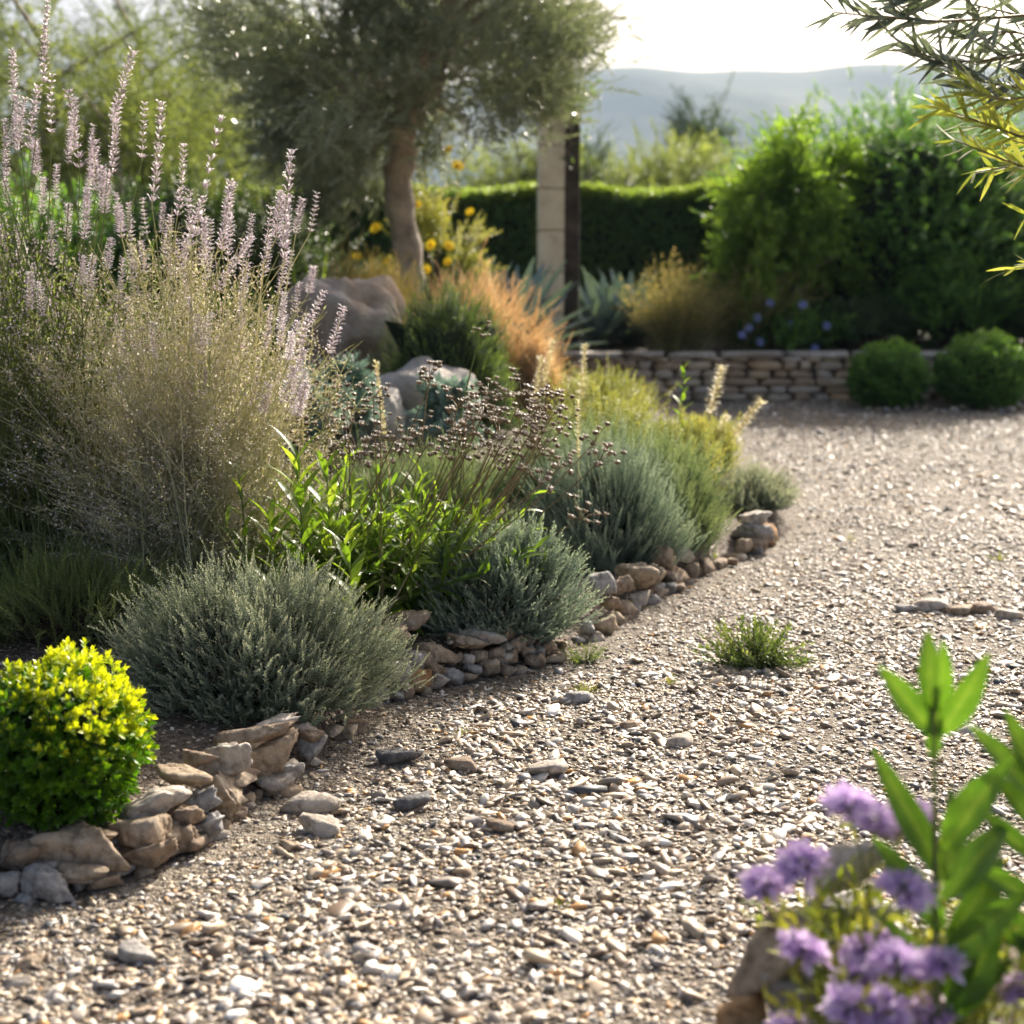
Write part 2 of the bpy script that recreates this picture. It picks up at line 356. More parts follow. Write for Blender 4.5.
def stone_mat(name, cols, dirt=(.16, .12, .085)):
    m, nt, o = mat(name)
    n1 = noise(nt, 9, 8, .65); n2 = noise(nt, 34, 6, .7); n3 = noise(nt, 3.5, 3, .5)
    c = ramp(nt, n1, cols, [.3 + .4 * i / (len(cols) - 1) for i in range(len(cols))])
    c = mixc(nt, math_(nt, 'MULTIPLY', n3, .55), c, dirt)
    sp = ramp(nt, n2, [(0.42, .38, .35), (1, 1, 1), (1.32, 1.3, 1.26)], [.34, .5, .66])
    c = mixc(nt, .85, c, sp, 'MULTIPLY')
    p = nn(nt, 'ShaderNodeBsdfPrincipled'); nt.links.new(c, p.inputs['Base Color']); p.inputs['Roughness'].default_value = .8; p.inputs['Specular IOR Level'].default_value = .35
    b = nn(nt, 'ShaderNodeBump'); b.inputs['Strength'].default_value = 1.0; b.inputs['Distance'].default_value = .011
    nt.links.new(noise(nt, 45, 9, .7), b.inputs['Height'])
    b2 = nn(nt, 'ShaderNodeBump'); b2.inputs['Strength'].default_value = .7; b2.inputs['Distance'].default_value = .012
    nt.links.new(noise(nt, 14, 5, .6), b2.inputs['Height']); nt.links.new(b.outputs[0], b2.inputs['Normal']); nt.links.new(b2.outputs[0], p.inputs['Normal'])
    nt.links.new(p.outputs[0], o.inputs[0]); return m
S = {'tan': stone_mat('stone_tan', [(.34, .24, .15), (.48, .38, .27), (.58, .50, .40)]),
     'grey': stone_mat('stone_grey', [(.28, .27, .26), (.40, .39, .38), (.55, .54, .53)], (.20, .17, .14)),
     'brown': stone_mat('stone_brown', [(.22, .14, .09), (.36, .27, .19), (.48, .41, .33)]),
     'pale': stone_mat('stone_pale', [(.40, .34, .27), (.54, .48, .41), (.66, .62, .57)], (.26, .21, .16)),
     'slate': stone_mat('stone_slate', [(.07, .075, .08), (.13, .135, .14), (.22, .22, .22)], (.12, .10, .09)),
     'rust': stone_mat('stone_rust', [(.34, .15, .05), (.48, .28, .12), (.52, .42, .30)])}

def pebble_mat():
    m, nt, o = mat('gravel_pebble'); r = attr(nt, 'r')
    c = ramp(nt, r, [(.16, .115, .08), (.30, .23, .16), (.42, .335, .24), (.50, .40, .28), (.35, .325, .30), (.56, .50, .42), (.25, .215, .18), (.47, .44, .40), (.38, .32, .25), (.50, .28, .11), (.60, .55, .48), (.80, .77, .72), (.07, .075, .08)],
             [0, .10, .23, .37, .47, .57, .64, .74, .82, .875, .91, .955, .985], 'CONSTANT')
    c = mixc(nt, .6, c, ramp(nt, noise(nt, 60, 4, .6), [(.6, .56, .52), (1, 1, 1), (1.15, 1.13, 1.1)], [.3, .5, .7]), 'MULTIPLY')
    p = nn(nt, 'ShaderNodeBsdfPrincipled'); nt.links.new(c, p.inputs['Base Color']); p.inputs['Roughness'].default_value = .5; p.inputs['Specular IOR Level'].default_value = .45
    nt.links.new(p.outputs[0], o.inputs[0]); return m
M['pebble'] = pebble_mat()
def veined(name, cols, tcol=(1.6, 1.7, .6)):
    """broad leaf: t runs along the blade, r is 1 on the midrib and 0 at the margins"""
    m, nt, o = mat(name); t = attr(nt, 't'); r = attr(nt, 'r'); side = math_(nt, 'SUBTRACT', 1.0, r)
    ph = math_(nt, 'SUBTRACT', math_(nt, 'MULTIPLY', t, 62.0), math_(nt, 'MULTIPLY', side, 14.0)); st = math_(nt, 'POWER', math_(nt, 'ABSOLUTE', math_(nt, 'SINE', math_(nt, 'MULTIPLY', ph, .5))), 10.0)
    rib = math_(nt, 'POWER', r, 9.0); v = math_(nt, 'ADD', math_(nt, 'MULTIPLY', st, .35), rib); vn = nn(nt, 'ShaderNodeClamp'); nt.links.new(v, vn.inputs[0])
    base = ramp(nt, noise(nt, 22, 5, .6), cols, [.3, .5, .7]); c = mixc(nt, math_(nt, 'MULTIPLY', vn.outputs[0], .55), base, (.26, .34, .10))
    bl = ramp(nt, noise(nt, 55, 3, .5), [(0, 0, 0), (1, 1, 1)], [.70, .74]); c = mixc(nt, bl, c, (.20, .14, .05))
    p = nn(nt, 'ShaderNodeBsdfPrincipled'); nt.links.new(c, p.inputs['Base Color']); p.inputs['Roughness'].default_value = .36; p.inputs['Specular IOR Level'].default_value = .5
    b = nn(nt, 'ShaderNodeBump'); b.inputs['Strength'].default_value = .7; b.inputs['Distance'].default_value = .003; nt.links.new(math_(nt, 'MULTIPLY', vn.outputs[0], -1.0), b.inputs['Height']); nt.links.new(b.outputs[0], p.inputs['Normal'])
    tr = nn(nt, 'ShaderNodeBsdfTranslucent'); nt.links.new(mixc(nt, 1.0, c, tcol, 'MULTIPLY'), tr.inputs[0])
    ms = nn(nt, 'ShaderNodeMixShader'); ms.inputs[0].default_value = .42; nt.links.new(p.outputs[0], ms.inputs[1]); nt.links.new(tr.outputs[0], ms.inputs[2]); nt.links.new(ms.outputs[0], o.inputs[0]); return m
M['broad'] = veined('broad_leaf', [(.045, .11, .012), (.075, .165, .018), (.13, .23, .03)])
def grit_mat(name, cols, vs=70, dist=.012):
    m, nt, o = mat(name); tc = nn(nt, 'ShaderNodeTexCoord')
    v = nn(nt, 'ShaderNodeTexVoronoi'); v.inputs['Scale'].default_value = vs; nt.links.new(tc.outputs['Object'], v.inputs['Vector'])
    v2 = nn(nt, 'ShaderNodeTexVoronoi'); v2.inputs['Scale'].default_value = vs * 2.7; nt.links.new(tc.outputs['Object'], v2.inputs['Vector'])
    sep = nn(nt, 'ShaderNodeSeparateColor'); nt.links.new(v.outputs['Color'], sep.inputs[0])
    c = ramp(nt, sep.outputs[0], cols)
    c = mixc(nt, .8, c, ramp(nt, noise(nt, 1.3, 6, .6), [(.72, .68, .64), (1.05, 1.04, 1.02)], [.35, .65]), 'MULTIPLY')
    c = mixc(nt, .7, c, ramp(nt, v2.outputs['Distance'], [(1.1, 1.1, 1.1), (.5, .47, .44)], [.1, .65]), 'MULTIPLY')
    p = nn(nt, 'ShaderNodeBsdfPrincipled'); nt.links.new(c, p.inputs['Base Color']); p.inputs['Roughness'].default_value = .8; p.inputs['Specular IOR Level'].default_value = .3
    h = math_(nt, 'ADD', math_(nt, 'MULTIPLY', v.outputs['Distance'], -1.0), math_(nt, 'MULTIPLY', v2.outputs['Distance'], -.5))
    b = nn(nt, 'ShaderNodeBump'); b.inputs['Strength'].default_value = 1.0; b.inputs['Distance'].default_value = dist; nt.links.new(h, b.inputs['Height'])
    nt.links.new(b.outputs[0], p.inputs['Normal']); nt.links.new(p.outputs[0], o.inputs[0]); return m
M['path'] = grit_mat('gravel_bed', [(.12, .095, .07), (.22, .185, .14), (.29, .245, .19), (.29, .265, .23), (.43, .39, .33)])
M['soil'] = grit_mat('soil', [(.10, .075, .055), (.17, .13, .10), (.24, .19, .15), (.30, .26, .22)], 90, .010)
M['mulch'] = grit_mat('terrace_soil', [(.07, .055, .035), (.12, .10, .06), (.17, .14, .09)], 30, .02)
M['field'] = plain('dry_meadow', [(.14, .13, .06), (.22, .20, .09), (.30, .26, .14)], .95, .15, .5, 2, dist=.2)
M['hill'] = plain('hill_scrub', [(.02, .035, .018), (.05, .065, .03), (.15, .15, .08)], .95, .008, .5, .03, dist=6, detail=10)

# ================================================================== SETTING
def grid_mesh(name, xs, ys, hf, m, smooth=True, keep=None):
    X, Y = np.meshgrid(xs, ys, indexing='ij'); Z = hf(X, Y)
    V = np.stack([X, Y, Z], -1).reshape(-1, 3); nx, ny = X.shape
    i, j = np.meshgrid(np.arange(nx - 1), np.arange(ny - 1), indexing='ij'); a = (i * ny + j).ravel()
    Q = np.stack([a, a + ny, a + ny + 1, a + 1], -1)
    if keep is not None:
        k = keep(X, Y).ravel(); Q = Q[k[Q].any(1)]
        used = np.zeros(len(V), bool); used[Q.ravel()] = True; idx = np.cumsum(used) - 1; V = V[used]; Q = idx[Q]
    o = G().add(V, None, Q).build(name, m, smooth=smooth); o['kind'] = 'structure'; return o
grid_mesh('ground', np.linspace(-2300, 2300, 61), np.linspace(-60, 2100, 61), lambda x, y: 0 * x - .04, M['field'])
grid_mesh('gravel_path', np.linspace(-3.5, 9, 260), np.linspace(-1.5, 13.6, 300), path_h, M['path'])
bx = np.linspace(-9, 2.2, 300); by = np.concatenate([np.linspace(-1.5, 2, 20)[:-1], np.linspace(2, 9, 260), np.linspace(9, 16.2, 90)[1:]])
def _bh(x, y):
    ins = inside(x, y); return np.where(ins, bed_h(x, y), path_h(x, y) - .03)
grid_mesh('garden_bed', bx, by, _bh, M['soil'], keep=lambda x, y: inside(x, y))
# planting terrace behind the low wall
def terr(x, y): return .42 + .03 * wob(x, y) + .02 * (y - 13) 
grid_mesh('terrace_soil', np.linspace(.3, 16, 60), np.linspace(13.5, 40, 60), terr, M['mulch'])
grid_mesh('back_garden_soil', np.linspace(-16, .3, 60), np.linspace(14.8, 40, 60), lambda x, y: .42 + .02 * (y - 15), M['mulch'])

# far hill
def hillh(x, y):
    x = x / 2.5; y = y / 2.5
    ridge = 74 + 14 * np.clip((x + 60) / 320, -1.5, 1.2) + 3.4 * np.sin(x * .013 + 1) + 1.3 * np.sin(x * .045) + .6 * np.sin(x * .13 + 1)
    prof = np.clip((y - 330) / 330, 0, 1); prof = prof * prof * (3 - 2 * prof)
    return 2.5 * (ridge * prof + 3.0 * np.sin(x * .05 + y * .03) * prof * (1 - prof) * 4) - .5
grid_mesh('hill', np.linspace(-2200, 2200, 220), np.linspace(800, 1950, 90), hillh, M['hill'])

# gravel: loose pebbles, too many to count
def hull(seed, n=15):
    rg = np.random.default_rng(seed); P = unit(rg.normal(size=(n, 3))) * rg.uniform(.86, 1.05, (n, 1)); P[:, 2] *= .8
    bm = bmesh.new(); vs = [bm.verts.new(p) for p in P]; r = bmesh.ops.convex_hull(bm, input=vs)
    bmesh.ops.delete(bm, geom=[v for v in bm.verts if not v.link_faces], context='VERTS')
    bmesh.ops.triangulate(bm, faces=bm.faces[:]); bm.verts.index_update()
    V = np.array([v.co[:] for v in bm.verts]); T = np.array([[v.index for v in f.verts] for f in bm.faces]); bm.free()
    return (V, T, Z4, np.zeros(len(V)))
HULLS = [hull(k, 9 + (k * 3) % 11) for k in range(18)]
def pebbles(g, x, y, size, z0=0.0, rc=None, lift=.25):
    n = len(x); k = RNG.integers(0, len(HULLS), n)
    sx = size * RNG.uniform(.75, 1.65, n); sy = size * RNG.uniform(.55, 1.0, n); sz = size * RNG.uniform(.22, .55, n)
    a = RNG.random(n) * 6.283; D = unit(np.stack([RNG.normal(0, .3, n), RNG.normal(0, .3, n), np.ones(n)], -1))
    X = unit(np.cross(np.stack([np.cos(a), np.sin(a), 0 * a], -1), D)); Y = np.cross(D, X)
    Mx = np.stack([X * sx[:, None], Y * sy[:, None], D * sz[:, None]], -1)
    z = hgt(x, y) + sz * RNG.uniform(-.1, .1 + lift * 2, n) + z0
    T = np.stack([x, y, z], -1); r = RNG.random(n) if rc is None else rc
    for i in range(len(HULLS)):
        s = k == i; g.inst(HULLS[i], Mx[s], T[s], r=r[s])
def scatter(n, y0, y1, power=1.0, xm=.40, extra=.5):
    y = y0 + (y1 - y0) * RNG.random(n) ** power; x = (RNG.random(n) * 2 - 1) * (y * xm + extra); return x, y
g = G()
for n, y0, y1, s0, s1 in ((42000, 1.9, 4.2, .0045, .012), (9000, 1.9, 4.4, .012, .021), (1500, 1.9, 4.6, .019, .032), (62000, 4.0, 7.2, .005, .012), (9000, 4.2, 7.2, .012, .021),
                          (42000, 7.0, 13.4, .008, .016), (7000, 7, 13.4, .014, .028)):
    x, y = scatter(n, y0, y1); ed = edge_dist(x, y); ins = inside(x, y)
    zone = wob(x, y, .9)
    dens = np.where(s0 < .011, np.clip((ed - .02) / .15, .25, 1), np.clip((ed - .16) / .22, .03, 1))
    keep = (~ins) & (RNG.random(n) < dens)
    if s0 > .011: keep &= (zone + RNG.normal(0, .4, n) > -.25)
    else: keep &= RNG.random(n) < np.clip(.95 + .8 * wob(x, y, 1.7), .5, 1)
    x = x[keep]; y = y[keep]; pebbles(g, x, y, RNG.uniform(s0, s1, len(x)) * RNG.choice([.8, 1, 1.25], len(x)))
g.build('gravel', M['pebble'], smooth=True, kind='stuff', label='loose beige and grey gravel covering the path', category='gravel')
g = G(); x, y = scatter(420, 2.0, 8.5, 1, .42, .3); ok = ~inside(x, y) & (RNG.random(420) < np.clip(1.2 - edge_dist(x, y), .25, 1)); x = x[ok]; y = y[ok]; n = len(x); a = RNG.random(n) * 6.283
g.inst(T_leaf(.3, .25, .1, 3), frames(np.stack([np.cos(a), np.sin(a), RNG.normal(0, .15, n)], -1), np.tile([0, 0, 1.], (n, 1)), RNG.uniform(.012, .038, n)), np.stack([x, y, hgt(x, y) + .014], -1))
LITTER = g
g = G()
x, y = scatter(34000, 2.0, 7.5, 1, .42, .3); ins = inside(x, y) & (edge_dist(x, y) > .02); x = x[ins]; y = y[ins]
pebbles(g, x, y, RNG.uniform(.003, .010, len(x)), rc=RNG.random(len(x)) * .6, lift=.1)
LITTER.build('leaf_litter', M['stem_brown'], kind='stuff', label='small dry leaves fallen on the gravel', category='leaf litter')
g.build('soil_grit', M['pebble'], kind='stuff', label='fine grit and crumbs scattered over the planting bed soil', category='grit')

exec_parts = True
# ================================================================== STONES
def place_rock(name, label, cat, c, dims, m, seed, rot=(0, 0, 0), group=None, sub=3, planes=11, rough=.04, parent=None, soft=60.0):
    P, T = rock_shape(sub, dims, seed, planes, rough, soft=soft)
    me = G().add(P, T, None, 0, .5).mesh(name, [m], True)
    o = bpy.data.objects.new(name, me); COL.objects.link(o); o.location = tuple(map(float, c)); o.rotation_euler = rot
    if parent is None: tag(o, label, cat, group)
    return o
EX = np.array([p[0] for p in EDGE_PX]); 
def edge_depth(px):
    k = [p for p in EDGE_PX if p[0] <= 797][:19]
    xs = [p[0] for p in k]; ys = [p[1] for p in k]; by_ = float(np.interp(px, xs, ys)); return at_z(px, by_, 0)[1]
def on_edge(px, py, k=.85):
    Yc = edge_depth(px) - .02; r = ray(px, py); m_ = r[2] / r[1]; Y = (CAMH + k * Yc) / (k - m_); return at_y(px, py, Y)
Z7 = lambda x, y, w, h: (x * .3945, 620 + y * .3945, w * .3945, h * .3945)
Z5 = lambda x, y, w, h: (200 + x * .3418, 350 + y * .3418, w * .3418, h * .3418)
Z6 = lambda x, y, w, h: (500 + x * .3418, 330 + y * .3418, w * .3418, h * .3418)
near = [
 (Z7(215, 580, 225, 130), 'tan', 5, 'largest blocky tan stone at the foot of the yellow-tipped shrub'),
 (Z7(125, 655, 170, 78), 'grey', -3, 'flat pale grey stone in front of the large tan stone, lowest of the edging'),
 (Z7(48, 600, 115, 85), 'brown', 0, 'brown-grey stone under the left side of the yellow-tipped shrub'),
 (Z7(8, 672, 80, 70), 'grey', 0, 'rounded grey stone cut by the left edge of the photo'),
 (Z7(348, 540, 140, 85), 'tan', 8, 'tan slab with a sharp upper rim just right of the largest tan stone'),
 (Z7(378, 602, 155, 68), 'brown', 22, 'long brown stone lying slanted at the foot of the first pile'),
 (Z7(455, 556, 90, 66), 'brown', 20, 'small brown wedge stone at the right foot of the first pile'),
 (Z7(530, 521, 70, 60), 'grey', 30, 'small grey stone beside the brown wedge at the pile foot'),
 (Z7(385, 466, 175, 72), 'pale', 24, 'pale flat stone tilted up on the first pile'),
 (Z7(465, 400, 135, 52), 'tan', -6, 'pointed flat tan stone lying on top of the first pile'),
 (Z7(462, 492, 110, 62), 'brown', 10, 'dull brown stone in the middle of the first pile'),
 (Z7(512, 460, 100, 60), 'grey', 30, 'grey-brown slab wedged behind the tall tan stone'),
 (Z7(577, 442, 88, 112), 'tan', 60, 'upright tan stone with a rounded top standing at the pile edge'),
 (Z7(565, 352, 130, 85), 'pale', 8, 'pale blunt stone on top, left of the long tan block'),
 (Z7(505, 356, 85, 45), 'brown', -10, 'flat brown stone behind the pale blunt stone'),
 (Z7(688, 350, 160, 100), 'tan', 24, 'long tan block leaning beside the little blue-grey stone'),
 (Z7(715, 386, 90, 44), 'grey', 4, 'smooth blue-grey cobble at the foot of the long tan block'),
 (Z7(645, 288, 170, 46), 'brown', 10, 'long flat brown slab topping the edging under the near silver shrub'),
 (Z7(712, 262, 110, 42), 'pale', 12, 'pale slab at the back top of the edging under the near silver shrub'),
 (Z7(797, 318, 62, 84), 'grey', -55, 'blue-grey shard standing on edge at the end of the first pile'),
 (Z7(770, 276, 52, 30), 'pale', 15, 'small pale stone resting against the blue-grey shard'),
 (Z7(603, 582, 98, 56), 'grey', 8, 'single chipped grey stone lying out on the gravel'),
 (Z7(255, 664, 100, 34), 'brown', 6, 'thin brown stone between pale grey slab and slanted stone'),
 (Z7(72, 702, 72, 28), 'grey', -4, 'low grey chip in front of the pale grey slab'),
 (Z7(800, 358, 44, 18), 'pale', 0, 'white chip below the blue-grey shard'),
]
mid = [
 (Z5(563, 946, 90, 66), 'grey', -5, 'pale grey cobble beside the near silver shrub, first of the second pile'),
 (Z5(618, 906, 90, 58), 'grey', -18, 'speckled grey stone above the pale grey cobble of the second pile'),
 (Z5(692, 886, 122, 68), 'tan', 0, 'plump tan stone in the top row of the second pile'),
 (Z5(780, 856, 110, 42), 'tan', -14, 'flat tan slab behind the plump tan stone'),
 (Z5(822, 834, 130, 46), 'pale', -10, 'pale pointed slab on top of the second pile'),
 (Z5(634, 967, 76, 66), 'rust', 4, 'rusty tan block at the foot of the second pile'),
 (Z5(892, 830, 64, 50), 'brown', 20, 'brown stone with a steep side behind the pale pointed slab'),
 (Z5(922, 866, 64, 48), 'tan', 30, 'tan rounded stone at the right end of the second pile top'),
 (Z5(605, 790, 130, 44), 'brown', 4, 'dark flat slab lying on the bed soil behind the second pile'),
 (Z5(548, 824, 130, 34), 'brown', -6, 'dark thin slab on the soil, nearer the silver shrub'),
]
midsmall = [Z5(650, 902, 50, 50), Z5(690, 937, 54, 44), Z5(738, 957, 72, 52), Z5(783, 905, 42, 36), Z5(818, 900, 60, 42), Z5(860, 890, 66, 42), Z5(847, 930, 52, 50),
 Z5(905, 902, 50, 50), Z5(800, 936, 52, 32), Z5(938, 836, 54, 44), Z5(960, 884, 38, 40), Z5(890, 937, 44, 36), Z5(932, 938, 36, 36), Z5(985, 908, 50, 38), Z5(990, 880, 40, 34),
 Z5(700, 972, 44, 48), Z5(787, 960, 44, 28), Z5(603, 1000, 44, 40), Z5(660, 1000, 40, 30), Z5(745, 905, 46, 30), Z5(575, 1012, 40, 24)]
farsmall = [Z6(15, 888, 44, 50), Z6(56, 885, 60, 46), Z6(46, 922, 58, 46), Z6(14, 962, 44, 44), Z6(82, 942, 38, 34), Z6(132, 930, 54, 38), Z6(56, 996, 40, 34), Z6(102, 970, 54, 38), Z6(150, 962, 80, 26),
 Z6(20, 935, 40, 40), Z6(85, 905, 40, 30), Z6(22, 995, 46, 34), Z6(165, 990, 50, 30), Z6(320, 800, 54, 40), Z6(370, 812, 66, 52), Z6(412, 788, 52, 46), Z6(444, 790, 48, 34), Z6(369, 846, 42, 24), Z6(300, 872, 80, 54),
 Z6(312, 915, 66, 40), Z6(330, 845, 60, 40), Z6(275, 905, 50, 40), Z6(258, 870, 50, 40), Z6(510, 760, 60, 22), Z6(470, 770, 44, 22), Z6(600, 690, 44, 50), Z6(556, 735, 40, 22), Z6(345, 880, 50, 26), Z6(280, 950, 60, 26), Z6(340, 940, 50, 22)]
fared = [
 (Z6(296, 744, 74, 74), 'grey', 10, 'blunt grey-tan stone right of the second silver shrub'),
 (Z6(352, 748, 66, 50), 'brown', 20, 'rough brown stone between two blunt tan stones'),
 (Z6(398, 722, 122, 84), 'tan', 8, 'biggest tan rock of the edging at the foot of the green thyme'),
 (Z6(452, 722, 60, 76), 'tan', -25, 'cleft tan stone against the biggest rock by the green thyme'),
 (Z6(478, 662, 82, 66), 'tan', -20, 'upper tan rock with a flat lit top below the green thyme'),
 (Z6(526, 655, 74, 46), 'pale', -12, 'pale flat-topped stone next to the upper tan rock'),
 (Z6(508, 716, 78, 70), 'brown', 20, 'brown block below the pale flat-topped stone'),
 (Z6(558, 704, 44, 48), 'brown', 0, 'small brown stone tucked under the trailing thyme'),
 (Z6(735, 552, 100, 40), 'pale', 4, 'pale flat slab on top of the farthest stone pile'),
 (Z6(740, 590, 110, 44), 'grey', -4, 'grey slab under the pale slab of the farthest pile'),
 (Z6(750, 626, 66, 56), 'brown', 10, 'brown block at the foot of the farthest pile'),
 (Z6(790, 598, 52, 60), 'rust', 20, 'rusty rounded stone at the right end of the farthest pile'),
 (Z6(716, 632, 50, 46), 'tan', 0, 'small tan stone at the left foot of the farthest pile')]
GE = 'stones laid as the bed edging'
def edge_stone(e, seed, k=.85, grp=GE, shrink=1.0):
    (px, py, w, h), m, rot, lab = e
    c = on_edge(px, py, k); s = c[1] / FPX * 1.10 * shrink; W, H = w * s, h * s
    a = R(abs(rot)); 
    o = place_rock('edging_stone', lab, 'stone', c, (W * 1.10, max(.75 * W, H) * .9, H * .92), S[m], seed, (R(random.uniform(-14, 8)), -R(rot), R(random.uniform(-20, 20))), grp, planes=7, rough=.10, sub=4 if w > 34 else 3)
    if m == 'pale' and False: pass
    return o
sd_ = 100
for e in near + mid + fared: edge_stone(e, sd_); sd_ += 1
cols = ['tan', 'brown', 'grey', 'pale', 'tan', 'brown']
for i, e in enumerate(midsmall): edge_stone((e, cols[i % 6], random.uniform(-30, 30), 'small rounded stone packed in the low pile between the near and second silver shrubs'), 300 + i, grp='small stones of the second pile')
for i, e in enumerate(farsmall): edge_stone((e, cols[(i * 5) % 6], random.uniform(-30, 30), 'small stone filling the edging from the second silver shrub to the green thyme'), 400 + i, grp='small stones at the second silver shrub')
# more small ones bedded behind the listed stones so that the pile is solid, and the run of edging before the frame
for i in range(70):
    px = random.uniform(5, 780); c = on_edge(px, 600, .85)
    Y = edge_depth(px) + random.uniform(.02, .12); P = at_z(px, 700, 0); X = (px - 512) / FPX * math.hypot(Y * 1.0, 0) * 1.03
    s = random.uniform(.03, .065); z = gz(X, Y)
    place_rock('edging_stone', 'half-buried filler stone bedded between the larger stones of the edging', 'stone', (X, Y, z + s * .1), (s * 1.5, s, s * .8), S[cols[i % 6]], 500 + i, (0, 0, random.uniform(0, 3)), 'filler stones in the edging', sub=2)
for i in range(9):
    px = -40 - i * 42; P = on_edge(px, float(np.interp(px, [-420, -200, 0], [960, 925, 897])) - 28); s = .15 * random.uniform(.8, 1.2)
    place_rock('edging_stone', 'edging stone continuing past the left edge of the photo', 'stone', (P[0], P[1], P[2]), (s, s * .7, s * .55), S[cols[i % 6]], 600 + i, (0, 0, random.uniform(-.3, .3)), 'edging stones left of the frame')
for i in range(34):
    px = random.uniform(20, 330) if i < 24 else random.uniform(400, 560); py_b = float(np.interp(px, [p[0] for p in EDGE_PX[:19]], [p[1] for p in EDGE_PX[:19]])); P = on_edge(px, py_b - random.uniform(2, 48))
    s_ = random.uniform(.05, .11) * (1 if i < 24 else .7)
    place_rock('edging_stone', 'thin flat chip wedged level in the joints of the dry-laid edging', 'stone', P + np.array([0, .02, 0]), (s_ * 1.3, s_, s_ * .28), S[cols[i % 6]], 900 + i, (random.uniform(-.15, .15), random.uniform(-.3, .3), random.uniform(0, 3)), 'thin chips in the edging', sub=3, planes=7)
# accent stones lying on the path
acc = [((398, 762), 46, 'slate', 'dark grey flat pebble near the middle of the gravel'), ((465, 770), 40, 'brown', 'brown flake of stone on the gravel, centre left'), ((413, 808), 44, 'slate', 'dark slate chip in the near gravel'),
       ((680, 745), 34, 'pale', 'pale oval stone on the gravel right of centre'), ((578, 702), 34, 'grey', 'small grey stone near the little weed'), ((310, 812), 60, 'pale', 'pair-sized pale stone at the edge of the shade'),
       ((288, 850), 26, 'tan', 'tan pebble beside the chipped grey stone'), ((318, 832), 52, 'pale', 'flat whitish stone in the near gravel'), ((630, 728), 24, 'brown', 'brown pebble in the middle gravel'),
       ((500, 832), 36, 'brown', 'brown-grey stone in the near gravel'), ((548, 775), 44, 'pale', 'thin pale flake on the gravel centre'), ((30, 965), 34, 'tan', 'tan oval pebble at lower left'), ((18, 985), 30, 'pale', 'white oval pebble at the lower left corner'),
       ((140, 960), 48, 'grey', 'grey flat pebble in the lower left gravel'), ((930, 610), 40, 'pale', 'pale stone of the scatter beside the right-hand ridge of gravel'), ((960, 614), 30, 'tan', 'tan stone of the scatter by the right-hand gravel ridge'),
       ((985, 612), 34, 'brown', 'brown stone near the right edge on the gravel ridge'), ((907, 612), 24, 'grey', 'grey stone starting the scatter on the gravel ridge'), ((1008, 618), 30, 'pale', 'pale stone at the right edge on the gravel ridge')]
for i, ((px, py), w, m, lab) in enumerate(acc):
    P = ground_at(px, py); s = P[1] / FPX * w
    place_rock('loose_stone', lab, 'stone', (P[0], P[1], gz(P[0], P[1]) + s * .12), (s, s * .6, s * .34), S[m], 700 + i, (random.uniform(-.1, .1), random.uniform(-.15, .15), random.uniform(-.6, .6)), 'stones loose on the path', sub=3)

# boulders in the bed
def boulder(px, py, w, h, Y, m, seed, label, rot=0, dep=.9):
    c = at_y(px, py, Y); s = Y / FPX; z0 = gz(c[0], c[1]) - .12; top = c[2] + h * s / 2; H = top - z0
    return place_rock('boulder', label, 'boulder', (c[0], c[1], z0 + H / 2), (w * s, w * s * dep, H), m, seed, (0, 0, R(rot)), 'boulders in the planting bed', sub=4, planes=18, rough=.10, soft=7.0)
boulder(340, 313, 152, 76, 8.6, M['boulder_brown'], 71, 'large brown-grey boulder below the olive trunk', 0)
boulder(420, 396, 128, 78, 7.6, M['boulder'], 93, 'pale grey boulder in front of the dark green round bush', 0)
boulder(362, 418, 90, 66, 7.2, M['boulder'], 37, 'lower shaded boulder left of the pale grey one', 20)

# ================================================================== LOW WALL
wall = thing('stone_wall', 'low dry-stone wall with flat coping at the end of the gravel', 'wall', (2.5, 13.3, 0))
WY = 13.30; WL, WR, WH = .55, 7.5, .40
g = G(); g.box(((WL + WR) / 2, WY + .14, WH / 2), (WR - WL - .04, .2, WH - .02), r=.1)
g.build('wall_core', M['soil'], wall)
g = G(); z = 0.0; row = 0
while z < WH - .02:
    hh = min(random.uniform(.055, .095), WH - z); x = WL - random.uniform(0, .1)
    while x < WR:
        ww = random.uniform(.12, .36); P, T = rock_shape(2, (ww, .20, hh * 1.02), 1000 + row, 14, .03)
        P = np.sign(P) * np.abs(P / (np.array([ww, .2, hh]) / 2)) ** .62 * np.array([ww, .2, hh * 1.02]) / 2
        g.add(P + np.array([x + ww / 2, WY + .06 + random.uniform(-.015, .015), z + hh / 2]), T, None, 0, random.random()); x += ww + .006; row += 1
    z += hh
M['wallstone'] = plain('wall_stone', [(.26, .18, .12), (.44, .33, .23), (.58, .45, .30), (.50, .44, .37), (.64, .53, .38), (.58, .36, .18)], .85, 12, .8, 30, attr_r=True)
g.build('wall', M['wallstone'], wall, True)
x = WL - .08; k = 0
while x < WR:
    ww = random.uniform(.35, .7); P, T = rock_shape(3, (ww, .36, .055), 1500 + k, 16, .02)
    P = np.sign(P) * np.abs(P / (np.array([ww, .36, .055]) / 2)) ** .55 * np.array([ww, .36, .055]) / 2
    G().add(P + np.array([x + ww / 2, WY + .12, WH + .026]), T, None, 0, .5).build('coping_stone', S['pale'], wall, True); x += ww + .008; k += 1

